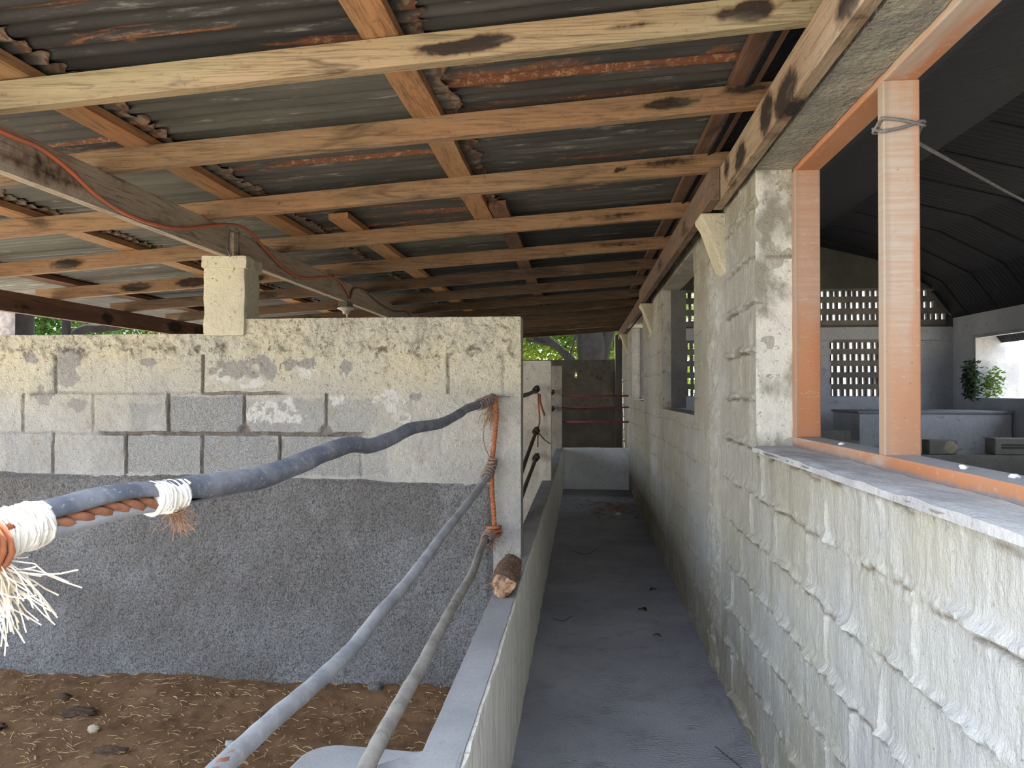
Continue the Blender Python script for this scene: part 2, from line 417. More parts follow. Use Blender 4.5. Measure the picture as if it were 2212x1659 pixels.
M['redbar'] = plain('red_bar', (.36, .055, .055), (.26, .04, .045), .5, 12.)
M['ceramic'] = plain('lamp_ceramic', (.50, .46, .38), (.38, .34, .27), .5)
M['lampbox'] = plain('lamp_box', (.10, .095, .075), (.14, .13, .10), .7)
M['log'] = plain('weathered_log', (.20, .125, .085), (.13, .085, .06), .95, 22., 1.)
M['logend'] = plain('pale_log_end', (.42, .28, .18), (.26, .15, .095), .95, 22., 1.)
M['straw'] = plain('dry_straw', (.42, .31, .16), (.33, .23, .11))
M['clod'] = plain('dark_dung', (.07, .045, .03), (.045, .03, .02), 1., 30., 1.)
M['stone'] = plain('pale_stone', (.36, .30, .22), (.30, .25, .19), .9)
M['leafdry'] = plain('dead_leaf', (.045, .03, .02), (.03, .02, .014), .8)
M['chip'] = plain('white_chip', (.78, .77, .74), (.66, .65, .62))
M['bark'] = plain('dark_bark', (.013, .011, .009), (.008, .007, .006), 1., 7., 1.)
M['bark_sunlit'] = plain('sunlit_bark', (.25, .215, .19), (.15, .125, .11), 1., 9., 1.)  # bark colour lightened for the trunk's sunlit side
M['whiterock'] = plain('pale_boulder', (.34, .35, .34), (.27, .28, .27), .9, 5.)
def leafmat(name, c1, c2, tr):
    k = NT(name); v = k.obj()
    col = k.mix(k.mr(k.noise(v, 1.2, 3), .35, .65), c1, c2)
    k.done(col, .55)
    t = k.n('ShaderNodeBsdfTranslucent'); k.put(t.inputs[0], k.mix(.5, col, tr)); mx = k.n('ShaderNodeMixShader'); mx.inputs[0].default_value = .55
    k.t.links.new(k.b.outputs[0], mx.inputs[1]); k.t.links.new(t.outputs[0], mx.inputs[2]); k.t.links.new(mx.outputs[0], k.out.inputs[0])
    return k.m
M['leaf'] = leafmat('sunlit_leaf', (.12, .19, .03), (.19, .26, .04), (.40, .50, .06))
M['leaf2'] = leafmat('deep_leaf', (.035, .085, .02), (.075, .14, .032), (.17, .30, .045))
M['vine'] = leafmat('vine_leaf', (.035, .07, .035), (.055, .09, .045), (.06, .10, .05))

# ------------------------------------------------------------------ near pen wall (frontal, Y = 4)
PX = lambda x: -2.238 + (x - 370) * .00263           # block joints measured along the wall
courses = [(1.489, 1.700, [(113, .55), (273, .12), (438, 1.), (620, .0), (954, .55), (1066, .25)]),
           (1.268, 1.489, [(41, .5), (198, .35), (363, 1.), (528, 1.), (701, .8), (880, .1)]),
           (1.045, 1.268, [(-60, .5), (108, .75), (271, 1.), (436, 1.), (603, 1.), (773, .45), (940, .08)])]
def w1_joint(u, z):
    j = np.zeros_like(u)
    wob = (fbm(u * 9, z * 9, 5, 3) - .5) * .012
    for z0, z1, js in courses:
        inb = (z > z0) & (z <= z1)
        for px, s in js:
            d = np.abs(u - PX(px) + wob)
            j = np.maximum(j, np.where(inb, s * sst(.011, .004, d), 0))
    x0 = PX(0)
    def bed(zc, a, b, s, w=.009):
        d = np.abs(z - zc + wob)
        along = sst(PX(a) - .06, PX(a) + .04, u) * (1 - sst(PX(b) - .04, PX(b) + .1, u))
        return s * along * sst(w, w * .45, d)
    j = np.maximum(j, bed(1.268, 215, 770, 1., .012)); j = np.maximum(j, bed(1.268, -200, 215, .3))
    j = np.maximum(j, bed(1.489, 438, 605, .85)); j = np.maximum(j, bed(1.489, 60, 438, .35)); j = np.maximum(j, bed(1.489, 605, 760, .15))
    # the two rounded block corners
    for px in (528, 701):
        d = np.hypot(u - PX(px), (z - 1.28) * .9); j = np.maximum(j, sst(.045, .022, d) * (z > 1.262) * .9)
    return j * (.75 + .25 * vnoise(u * 40, z * 40, 3))
def w1_bare(u, z):
    b = np.zeros_like(u); n = (fbm(u * 14, z * 14, 9, 4) - .5) * .10
    def blk(a, c, z0, z1, s):
        e = np.minimum.reduce([u - PX(a), PX(c) - u, z - z0, z1 - z]) + n * .45
        return s * sst(-.004, .012, e)
    b = np.maximum(b, blk(363, 528, 1.268, 1.480, 1.)); b = np.maximum(b, blk(280, 365, 1.268, 1.43, .55) * sst(.4, .6, fbm(u * 6, z * 6, 31)))
    for a, c, s in ((271, 436, .85), (436, 603, 1.), (603, 773, .85), (773, 830, .5), (195, 271, .3), (0, 108, .35)): b = np.maximum(b, blk(a, c, 1.045, 1.262, s))
    b = np.maximum(b, blk(528, 701, 1.268, 1.46, .55)); b = np.maximum(b, blk(701, 930, 1.268, 1.46, .4) * sst(.35, .6, fbm(u * 5, z * 5, 77)))
    return b
def patch(u, z, px, py_z, ru, rz, seed, soft=.2):
    d = np.hypot((u - PX(px)) / ru, (z - py_z) / rz) + (fbm(u * 26, z * 26, seed, 4) - .5) * 2.0
    return sst(1., 1. - soft, d)
def w1_flake(u, z):
    f = np.zeros_like(u)
    for i, (px, zz, ru, rz) in enumerate(((505, 1.615, .14, .05), (625, 1.64, .035, .035), (660, 1.645, .05, .03), (745, 1.625, .045, .035), (580, 1.63, .05, .05), (140, 1.63, .09, .11), (60, 1.69, .07, .03), (90, 1.47, .07, .05), (165, 1.42, .05, .05), (545, 1.66, .1, .03), (885, 1.47, .03, .025), (320, 1.66, .05, .02))):
        f = np.maximum(f, patch(u, z, px, zz, ru, rz, 40 + i))
    return f
def w1_chip(u, z):
    f = np.zeros_like(u)
    for i, (px, zz, ru, rz) in enumerate(((480, 1.59, .11, .04), (600, 1.385, .15, .07), (570, 1.41, .06, .05), (720, 1.44, .05, .04), (655, 1.60, .06, .03), (840, 1.45, .07, .05), (540, 1.55, .06, .03), (740, 1.60, .045, .02), (860, 1.36, .05, .03))):
        f = np.maximum(f, patch(u, z, px, zz, ru, rz, 60 + i, .12) * .85)
    return f * (1 - w1_flake(u, z)) * sst(.36, .50, fbm(u * 42, z * 42, 91, 4, .6))
def w1_cream(u, z):
    return np.clip(sst(1.30, 1.72, z + (fbm(u * 3, z * 3, 21) - .5) * .3) * .9 + .25 * sst(-1.6, -.8, u), 0, 1) * sst(.8, 1.3, z)
def w1_H(u, z):
    h = (fbm(u * 30, z * 30, 2, 4, .6) - .5) * .010 + (fbm(u * 5, z * 5, 8, 3) - .5) * .012
    h -= .024 * w1_joint(u, z); h -= .004 * np.clip(w1_bare(u, z), 0, 1); h -= .003 * w1_flake(u, z)
    cap = sst(1.69, 1.72, z + (fbm(u * 8, z * 8, 15, 3) - .5) * .03)
    h += cap * (.012 + (fbm(u * 16, z * 22, 18, 5, .65) - .5) * .04 + (fbm(u * 55, z * 70, 19, 3, .6) - .5) * .014)
    lump = sst(.58, .72, fbm(u * 12, z * 12, 29, 3)) * gauss(z - 1.72, .05); h -= lump * .02
    return h
def w1_jcol(u, z):
    j = w1_joint(u, z)
    pit = sst(.60, .70, fbm(u * 22, z * 26, 33, 4, .65)) * gauss(z - 1.725, .045) * .8
    return np.clip(np.maximum(j * .85, pit), 0, 1)
def w1_keep(u, z): return (z < 1.812) | (u > -2.05)
xs = arr(-4.25, -.317, .0056, (-2.05,)); xs = xs[(xs > -3.5) | (np.arange(len(xs)) % 3 == 0)]
zs = arr(.45, 1.892, .0056, (1.812,)); zs = np.concatenate([[-.12, .05, .2, .35], zs])
wall = hf('wall_left', xs, zs, lambda u, z: np.stack([u, np.full_like(u, 4.0), z], -1), w1_H, (0, -1, 0), .16, M['block'], w1_keep,
          dict(joint=w1_jcol, bare=w1_bare, flake=w1_flake, chip=w1_chip, cream=w1_cream))
struct(wall)
b = MB(); b.box((-4.25, 4.155, -.12), (-.317, 4.165, 1.805)); b.box((-2.05, 4.156, 1.80), (-.317, 4.165, 1.885)); b.build('wall_back', M['oldcement'], wall)
# lower cement render that stands 2 cm proud of the blocks
def base_top(u): return 1.030 + (u + 1.8) * -.013 + (fbm(u * 4, u * 0, 3, 4) - .5) * .03
us = arr(-4.25, -.465, .0075); us = us[(us > -3.4) | (np.arange(len(us)) % 3 == 0)]; ts = np.linspace(0, 1, 146)
def b_to3(u, t): return np.stack([u, np.full_like(u, 4.0), -.12 + t * (base_top(u) + .12)], -1)
def b_H(u, t):
    z = t * 1.15
    h = .020 + (fbm(u * 34, z * 34, 4, 4, .65) - .5) * .014 + (fbm(u * 3.5, z * 3.5, 14, 3) - .5) * .022
    h += .012 * gauss(t - .0, .15)
    return h * sst(1.0, .975, t) * sst(-.465, -.50, u) + .002
hf('render_base', us, ts, b_to3, b_H, (0, -1, 0), .01, M['render'], parent=wall)

# pier on the pen wall that carries the grey beam
def lumpy_box(name, a, b, mat, parent=None, amp=.008, step=.03, seed=0, taper=0.):
    me = bpy.data.meshes.new(name)
    V = []; Q = []
    a = np.array(a, float); b = np.array(b, float); c = (a + b) / 2; hs = (b - a) / 2
    for ax in range(3):
        o1, o2 = [i for i in range(3) if i != ax]
        n1 = max(2, int((b - a)[o1] / step) + 1); n2 = max(2, int((b - a)[o2] / step) + 1)
        for s in (-1, 1):
            off = len(V)
            for i in range(n1):
                for j in range(n2):
                    p = np.zeros(3); p[ax] = c[ax] + s * hs[ax]
                    p[o1] = a[o1] + (b - a)[o1] * i / (n1 - 1); p[o2] = a[o2] + (b - a)[o2] * j / (n2 - 1); V.append(p)
            for i in range(n1 - 1):
                for j in range(n2 - 1):
                    q = [off + i * n2 + j, off + (i + 1) * n2 + j, off + (i + 1) * n2 + j + 1, off + i * n2 + j + 1]
                    if (s > 0) == (ax == 1): q = q[::-1]
                    Q.append(q)
    V = np.array(V)
    # round corners and roughen; same function of place so the six sides stay joined
    r = min(hs) * .12; d = (V - c); inner = hs - r; cl = np.clip(d, -inner, inner); e = d - cl; L = np.linalg.norm(e, axis=1, keepdims=True)
    V = c + cl + e / np.maximum(L, 1e-6) * np.minimum(L, r)
    n = np.stack([fbm(V[:, 1] * 14 + V[:, 0] * 7, V[:, 2] * 14, seed + i, 4, .6) - .5 for i in range(3)], -1)
    V = V + n * amp * 2
    return from_np(name, V, np.array(Q), mat, parent)

k = NT('pier_limewash'); v = k.obj(rand=False)
col = k.mix(k.mr(k.noise(v, 3, 5), .35, .65), (.58, .53, .37), (.50, .45, .33))
col = k.mix(k.mr(k.noise(v, 44, 5, .75), .58, .66, 0, .8), col, (.16, .115, .065))
M['pen2'] = concrete('second_pen_lightened', (.84, .78, .66), (.74, .69, .59), (.22, .18, .12), 3., .5, .8, 60.)  # old pen wall lightened in colour to make up for missing light
M['pier'] = k.done(col, .92, k.bump(k.noise(v, 55, 5, .7), 1., .012))
pier = lumpy_box('concrete_pier', (-2.045, 3.97, 1.80), (-1.812, 4.17, 2.222), M['pier'], amp=.007, step=.02, seed=3)
tag(pier, 'rough cream concrete pier on top of the pen wall under the grey beam', 'pier')
under(lumpy_box('cap', (-2.055, 3.96, 2.165), (-1.80, 4.18, 2.228), M['pier'], amp=.012, step=.015, seed=9), pier)

# ------------------------------------------------------------------ low trough wall along the corridor
lw = lumpy_box('wall_trough', (-.388, 1.80, -.1), (-.283, 11.70, .622), M['cement'], amp=.004, step=.05, seed=5)
struct(lw)
b = MB(); b.prism([(-.283, 1.86), (-.39, 1.86), (-.80, 1.50), (-.95, 1.0), (-.95, .35), (-.80, .35), (-.80, .95), (-.66, 1.38), (-.38, 1.62), (-.283, 1.70)], 2, -.1, .621)
b.build('trough_return', M['cement'], lw, bevel=.012)
b = MB(); b.box((-1.1, .45, -.1), (-.88, .66, 2.3)); b.build('end_post', M['oldcement'], lw, bevel=.01)
k = NT('corridor_kerb_limewash'); v = k.obj(rand=False)
stv = k.scl(v, (1, 10, .7))
col = k.mix(k.mr(k.noise(stv, 2.5, 5), .35, .65), (.80, .78, .71), (.66, .645, .59))
col = k.mix(k.mr(k.noise(stv, 5, 5, .7), .55, .7, 0, .6), col, (.26, .245, .21))
M['kerb'] = k.done(col, .85, k.bump(k.noise(k.scl(v, (1, 2, .8)), 50, 4, .7), .8, .008))
# its limewashed corridor side
def kb_H(y, z): return .006 + (fbm(y * 8, z * 14, 50, 4, .6) - .5) * .012 + .008 * gauss(z - .6, .02) * vnoise(y * 14, z * 0, 8)
hf('limewash_side', arr(1.72, 11.68, .02), arr(-.03, .612, .02), lambda y, z: np.stack([np.full_like(y, -.285), y, z], -1), kb_H, (1, 0, 0), .003, M['kerb'], parent=lw)

# grey slab of the feed trough inside the pen
pts = []
for cx, cy, a0, a1, r in ((-.40, 2.16, 90, 0, .04), (-.40, 2.0, 0, -40, .04), (-.80, 1.72, -120, -180, .06), (-.71, 2.13, 180, 90, .10)):
    for i in range(7):
        a = math.radians(a0 + (a1 - a0) * i / 6); pts.append((cx + r * math.cos(a), cy + r * math.sin(a)))
b = MB(); b.prism(pts, 2, -.1, .45)
o = b.build('feed_trough', M['cement'], bevel=.012); tag(o, 'smooth grey cement trough block with rounded corner inside the pen', 'trough')

# ------------------------------------------------------------------ floors
b = MB(); b.box((-.30, -.6, -.12), (.74, 11.76, 0)); struct(b.build('floor', M['floor']))
def du_H(x, y):
    h = (fbm(x * 2, y * 2, 70, 4) - .5) * .05 + (fbm(x * 16, y * 16, 71, 4, .6) - .5) * .026
    h += (fbm(x * 5, y * 5, 75, 3) - .5) * .03
    h += .035 * sst(3.6, 4.0, y) * (.4 + fbm(x * 2.2, y * 0, 73)) 
    return h
o = hf('floor_pen', arr(-4.2, -.389, .012), arr(1.4, 3.999, .012), lambda x, y: np.stack([x, y, np.full_like(x, -.075)], -1), du_H, (0, 0, 1), .02, M['dung'])
o.name = 'dung_litter'; tag(o, 'trampled brown dung and straw litter covering the pen floor', 'litter', kind='stuff')
b = MB(); b.box((-4.2, 4.17, -.14), (-.389, 13.8, -.07)); struct(b.build('floor', M['bounce_floor']))
b = MB(); b.box((-60, -60, -.3), (60, 60, -.14)); struct(b.build('floor', M['ground'])).name = 'floor_yard'
b = MB(); b.box((.8, -1., -.12), (5., 10.5, 0)); struct(b.build('floor', M['cement'])).name = 'floor_barn'
b = MB(); b.box((-.30, 11.85, -.12), (.74, 13.8, -.02)); struct(b.build('floor', M['dung'])).name = 'floor_end'
b = MB()
for i in range(3200):
    x = rng.uniform(-3.7, -.42); y = rng.uniform(2.1, 3.95); L = rng.uniform(.008, .05) * (1 if rng.random() < .93 else 1.8); a = rng.uniform(0, 6.283)
    z = -.075 + float(du_H(np.array([x]), np.array([y]))[0]) + .006; w = rng.uniform(.0008, .0018)
    b.tube([(x, y, z), (x + L * .5 * math.cos(a) + rng.uniform(-.004, .004), y + L * .5 * math.sin(a), z + rng.uniform(0, .006)), (x + L * math.cos(a), y + L * math.sin(a), z + rng.uniform(-.002, .006))], w, 3)
tag(b.build('straw', M['straw']), 'loose dry straw bits scattered over the pen litter', 'straw', kind='stuff')

def blob(name, loc, r, mat, seed, amp=.35, label=None, cat=None, group=None, parent=None, n=16):
    V = []; Q = []
    for i in range(n + 1):
        th = math.pi * i / n
        for j in range(2 * n):
            ph = math.pi * j / n; V.append((math.sin(th) * math.cos(ph), math.sin(th) * math.sin(ph), math.cos(th)))
    V = np.array(V)
    d = 1 + amp * (fbm(V[:, 0] * 2.2 + 9, V[:, 1] * 2.2 + V[:, 2] * 2.7, seed, 4, .6) - .5) * 2
    V = V * d[:, None] * np.array(r)
    for i in range(n):
        for j in range(2 * n):
            Q.append((i * 2 * n + j, (i + 1) * 2 * n + j, (i + 1) * 2 * n + (j + 1) % (2 * n), i * 2 * n + (j + 1) % (2 * n)))
    o = from_np(name, V, np.array(Q), mat, parent); o.location = loc
    if label: tag(o, label, cat, group)
    return o
gz = lambda x, y: -.075 + float(du_H(np.array([x]), np.array([y]))[0])
for i, (x, y, r, lab) in enumerate(((-2.80, 3.35, (.11, .04, .022), 'long dark dung clod at the left, nearest the frame edge'), (-2.66, 3.72, (.05, .03, .02), 'small dark dung clod lying close to the pen wall'),
                                    (-2.02, 3.14, (.075, .03, .022), 'dark dung clod left of the split hose end'), (-2.45, 3.55, (.085, .04, .02), 'brown dung clod in the middle of the litter'), (-1.47, 3.30, (.045, .022, .018), 'dark dung clod just right of the large hose'))):
    blob('dung_clod', (x, y, gz(x, y) + .006), r, M['clod'], 200 + i, .5, lab, 'dung', 'dung clods on the pen litter')
blob('stone', (-2.23, 3.33, gz(-2.23, 3.33) + .012), (.028, .02, .02), M['stone'], 301, .25, 'pale tan stone lying on the pen litter', 'stone')
blob('stone', (-1.55, 3.27, gz(-1.55, 3.27) + .012), (.025, .02, .016), M['whiterock'], 302, .3, 'small grey stone beside the large hose', 'stone')
blob('mortar_lump', (-1.07, 3.90, gz(-1.07, 3.90) + .012), (.04, .028, .022), M['render'], 303, .4, 'crumbled grey mortar lump at the foot of the pen wall', 'rubble')

# ------------------------------------------------------------------ corridor right wall (X = .72)
YJ = 1.52
def rw_wob(y, z): return (fbm(y * 2.4, z * 2.4, 101, 4) - .5) * .05 + (fbm(y * 17, z * 17, 102, 3) - .5) * .016
def rw_lines(y, z):
    w = rw_wob(y, z); c = (z + w - 1.065) / .2
    k_ = np.round(c); dz = (c - k_) * .2
    row = np.floor(c).astype(int); off = np.where(row % 2 == 0, 0., .2)
    t = (y - YJ - off + (fbm(y * 6, z * 6, 103, 3) - .5) * .02) / .4; dy = (t - np.round(t)) * .4
    near = 1 - sst(3.8, 4.05, y)
    far = sst(4.4, 5., y) * .45
    return dz, dy, near + far
def rw_H(y, z):
    dz, dy, s = rw_lines(y, z)
    amp = 2.2 * sst(.25, .75, fbm(y * 6, z * 6, 107, 3)); rough = gauss(dz, .03) * (fbm(y * 30, z * 34, 127, 4, .65) - .5) * .03
    h = s * (amp * (.010 * gauss(dz - .008, .013) - .009 * gauss(dz + .009, .005)) + rough)
    va = sst(.35, .6, fbm(y * 3, z * 3, 108, 2))
    h = h + s * va * (.008 * gauss(dy, .008) + .003 * gauss(dy, .02))
    h = h + (fbm(y * 26, z * 20, 109, 4, .6) - .5) * .008 + (fbm(y * 14, z * 1.6, 111, 4) - .5) * .010 + (fbm(y * 2, z * 2, 113, 3) - .5) * .016
    seam = sst(4.02, 4.10, y) * (1 - sst(4.34, 4.44, y)) + .8 * sst(7.9, 8.0, y) * (1 - sst(8.2, 8.3, y))
    h = h + seam * (.012 + (fbm(y * 22, z * 16, 115, 4, .65) - .5) * .05)
    h = h + gauss(z - 1.262, .02) * .006 * (y < 3.25)
    return h
def rw_crev(y, z):
    dz, dy, s = rw_lines(y, z)
    c = s * .8 * gauss(dz + .008, .006) * sst(.30, .6, fbm(y * 9, z * 9, 117, 3)) + s * .35 * gauss(dy - .008, .004) * sst(.45, .7, fbm(y * 7, z * 9, 119, 3))
    c += .7 * gauss(z - 1.235 + (fbm(y * 9, z * 0, 121, 3) - .5) * .03, .006) * (y < 3.25) * sst(.4, .6, vnoise(y * 9, z * 0, 4))
    return np.clip(c, 0, 1)
def rw_grime(y, z):
    g = .55 * sst(2.2, 3.6, y + (z - 1.) * .8) * (.5 + .5 * fbm(y * 3, z * .7, 123)) + .35 * sst(1.9, 2.45, z)
    g += .55 * gauss(y - 2.55, .35) * sst(.55, 1.1, z) * sst(.35, .7, fbm(y * 8, z * 1.2, 125))
    g += .25 * gauss(z - .1, .2)
    return np.clip(g, 0, 1)
OPEN = [(-9., 3.25, 1.262, 2.425), (5.0, 6.94, 1.345, 2.405), (9.0, 11.06, 1.385, 2.405)]
def rw_keep(y, z):
    K = np.ones_like(y, bool)
    for a, b_, c, d in OPEN: K &= ~((y > a) & (y < b_) & (z > c) & (z < d))
    return K
ys = [.45]
while ys[-1] < 14.: ys.append(ys[-1] + max(.0058, .0036 * ys[-1]))
ys = np.unique(np.round(np.array(ys + [3.25, 5., 6.94, 9., 11.06]), 5))
zs = arr(-.06, 2.548, .0075, (1.262, 2.425, 1.345, 2.405, 1.385))
rw = hf('wall_right', ys, zs, lambda y, z: np.stack([np.full_like(y, .72), y, z], -1), rw_H, (-1, 0, 0), .16, M['lime'], rw_keep, dict(crev=rw_crev, grime=rw_grime))
struct(rw)
b = MB()
for y0, y1, z0, z1 in ((-1, 3.25, -.06, 1.255), (-1, 14, 2.43, 2.66), (3.25, 5., -.06, 2.43), (5., 6.94, -.06, 1.34), (6.94, 9., -.06, 2.43), (9., 11.06, -.06, 1.38), (11.06, 14., -.06, 2.43)):
    b.box((.873, y0, z0), (.885, y1, z1))
b.build('barn_side', M['barn'], rw)
b = MB(); b.box((.885, -1, 2.54), (.74, 14, 2.60)); b.box((.73, -1., -.05), (.87, .44, 1.25)); b.build('wall_head', M['oldcement'], rw)
# cement sill under the orange frame and the lintel's stained soffit
def sl_H(y, x): return .004 + (fbm(y * 10, x * 24, 130, 4) - .5) * .010 - .004 * sst(.73, .708, x) * (.5 + vnoise(y * 9, x * 0, 5))
hf('sill_top', arr(.3, 3.245, .014), arr(.704, .868, .012), lambda y, x: np.stack([x, y, np.full_like(y, 1.270)], -1), sl_H, (0, 0, 1), .02, M['sill'], parent=rw)
def li_H(y, x): return .003 + (fbm(y * 12, x * 12, 140, 5, .65) - .5) * .014
hf('lintel_soffit', arr(.3, 3.245, .014), arr(.716, .868, .012), lambda y, x: np.stack([x, y, np.full_like(y, 2.422)], -1), li_H, (0, 0, -1), .01, M['lintel'], parent=rw)
def jb_H(x, z): return .004 + (fbm(x * 14, z * 14, 150, 4) - .5) * .012
k = NT('sooted_limewash_jamb'); v = k.obj(rand=False)
big = k.noise(k.scl(v, (1.4, 1, .9)), 3.6, 4, .6)
col = k.mix(k.mr(big, .45, .62), (.64, .62, .54), (.27, .25, .20))
col = k.mix(k.mr(k.noise(v, 50, 4, .75), .58, .68, 0, .7), col, (.17, .14, .10))
M['jamb'] = k.done(col, .9, k.bump(k.noise(v, 45, 5, .7), .8, .01))
hf('jamb_face', arr(.722, .868, .01), arr(1.266, 2.418, .01), lambda x, z: np.stack([x, np.full_like(x, 3.252), z], -1), jb_H, (0, -1, 0), .004, M['jamb'], parent=rw)
for y, z0, z1 in ((6.942, 1.35, 2.40), (11.062, 1.39, 2.40)):
    hf('jamb_face', arr(.722, .80 if y < 9 else .84, .012), arr(z0, z1, .012), lambda x, z: np.stack([x, np.full_like(x, y), z], -1), jb_H, (0, -1, 0), .004, M['oldcement'], parent=rw)
    b = MB(); b.box((.80 if y < 9 else .845, y - .02, z0), (.93, y + .1, z1)); b.build('inner_jamb', M['darkwall'], rw)

# ------------------------------------------------------------------ orange timber frame in the first opening
wf = empty('window_frame', (.92, 2.3, 1.265), 'faded orange timber frame set in the big opening of the right wall', 'window frame')
def plank(name, a, b, mat, parent, bevel=.004, segs=0, axis=1, dirt=False):
    m = MB(); c = [(p + q) / 2 for p, q in zip(a, b)]
    n = max(1, segs)
    if not segs: m.box(a, b); o = m.build(name, mat, None, bevel=bevel, loc=c)
    else:
        a = np.array(a, float); b = np.array(b, float)
        o1, o2 = [i for i in range(3) if i != axis]; loop = [(0, 0), (.5, 0), (1, 0), (1, .5), (1, 1), (.5, 1), (0, 1), (0, .5)]
        V = []; Q = []
        for i in range(n + 1):
            for s_, t_ in loop:
                p = np.zeros(3); p[axis] = a[axis] + (b - a)[axis] * i / n; p[o1] = a[o1] + (b - a)[o1] * s_; p[o2] = a[o2] + (b - a)[o2] * t_; V.append(p - np.array(c))
        for i in range(n):
            for k_ in range(8): Q.append((i * 8 + k_, i * 8 + (k_ + 1) % 8, (i + 1) * 8 + (k_ + 1) % 8, (i + 1) * 8 + k_))
        V = np.array(V); A = np.where(V[:, 2] < -.01, 1., np.where(V[:, 2] < .01, .5, 0.)) if dirt else np.zeros(len(V))
        for i0 in (0, n * 8):
            Q.append((i0, i0 + 1, i0 + 3, i0 + 7)); Q.append((i0 + 1, i0 + 2, i0 + 3, i0 + 3)); Q.append((i0 + 7, i0 + 3, i0 + 5, i0 + 6)); Q.append((i0 + 3, i0 + 4, i0 + 5, i0 + 5))
        V = V + (np.stack([fbm(V[:, axis] * 3 + i * 5, V[:, axis] * 0 + seedof(name, c), 3, 3) - .5 for i in range(3)], -1)) * .006
        o = from_np(name, V, np.array([q for q in Q if len(set(q)) == 4]), mat, None, {'dirtlow': A}, smooth=False); o.location = c
        from_tris = [q for q in Q if len(set(q)) < 4]
    if parent: under(o, parent)
    return o
def seedof(name, c): return (abs(hash((round(c[0], 2), round(c[1], 2), round(c[2], 2)))) % 97)
plank('jamb_post', (.868, 3.20, 1.312), (.968, 3.25, 2.405), M['paint_jamb'], wf)
plank('mullion_post', (.870, 2.29, 1.312), (.972, 2.335, 2.400), M['paint_post'], wf)
plank('header_beam', (.872, .3, 2.400), (.968, 3.25, 2.450), M['paint_head'], wf)
plank('sill_beam', (.870, .3, 1.262), (.972, 3.25, 1.313), M['paint_sill'], wf, segs=40, dirt=True)
# rusted wire twisted round the mullion, line running off into the barn
t = MB()
for zc, tl in ((2.275, .012), (2.262, -.014)):
    loop = [(.862, 2.282, zc + tl), (.92, 2.280, zc + tl * .3), (.979, 2.282, zc - tl), (.982, 2.312, zc), (.979, 2.343, zc + tl), (.92, 2.345, zc), (.863, 2.343, zc - tl), (.860, 2.312, zc), (.862, 2.282, zc + tl)]
    t.tube(spline(loop, 4), .0046, 6)
tag(t.build('wire_tie', M['wire'], smooth=True), 'grey wire wound twice around the orange mullion post', 'wire')
t = MB(); t.tube([(.97, 2.33, 2.235), (1.55, 2.95, 2.235), (2.35, 3.75, 2.215), (4.75, 6.2, 2.20)], .0055, 6)
tag(t.build('line', M['wire'], smooth=True), 'thin grey rope stretched from the orange post into the dark barn', 'rope')
for i, (x, y, lab) in enumerate(((.915, 1.93, 'white dropping on the orange sill, middle of the three'), (.93, 1.74, 'white dropping on the orange sill, nearest the camera'), (.90, 2.75, 'white dropping on the orange sill behind the mullion post'))):
    blob('dropping', (x, y, 1.316), (.010, .012, .006), M['chip'], 330 + i, .5, lab, 'dropping', 'droppings on the orange sill', n=8)

# ------------------------------------------------------------------ roof timbers
def rz(x): return 2.375 + .068 * (x + 1.9)          # underside of the rafters
HR = .088
def rafter(y, x0, x1, mat, label, blobs=(), dz=0., skew=0., seed=0, height=HR):
    n = 170; th = .042
    X = np.linspace(x0, x1, n)
    prof = [(0, 0), (0, .25), (0, .5), (0, .75), (0, 1), (.5, 1), (1, 1), (1, .75), (1, .5), (1, .25), (1, 0), (.5, 0)]
    V = []; A = []
    wy = (fbm(X * .7, X * 0 + seed, 160, 2) - .5) * .03; wz = (fbm(X * .6, X * 0 + seed, 161, 2) - .5) * .016
    for i, x in enumerate(X):
        for a, h in prof:
            V.append((x, y + skew * (x - .65) + wy[i] + (a - .5) * th, rz(x) + dz + wz[i] + h * height))
            bv = 0.
            for bx, bh, rx, rh, s in blobs: bv = max(bv, s * max(0., 1 - math.hypot((x - bx) / rx, (h - bh) / rh) ** 2 * .75))
            A.append(bv)
    V = np.array(V); c = np.array(((x0 + x1) / 2, y, rz((x0 + x1) / 2)))
    k_ = len(prof); Q = [(i * k_ + j, i * k_ + (j + 1) % k_, (i + 1) * k_ + (j + 1) % k_, (i + 1) * k_ + j) for i in range(n - 1) for j in range(k_)]
    for i0 in (0, (n - 1) * k_):
        Q += [(i0 + 11, i0 + 0, i0 + 1, i0 + 9), (i0 + 11, i0 + 9, i0 + 10, i0 + 10 - 0)][:1]
        Q += [(i0 + 1, i0 + 2, i0 + 8, i0 + 9), (i0 + 2, i0 + 3, i0 + 7, i0 + 8), (i0 + 3, i0 + 4, i0 + 5, i0 + 7)]
    o = from_np('rafter', V - c, np.array(Q), mat, None, {'burn': np.array(A)}, smooth=False); o.location = c
    return tag(o, label, 'rafter', 'roof rafters')
ends = lambda s: [(.55, .5, .10, .5, s), (.30, .6, .10, .3, s * .8)]
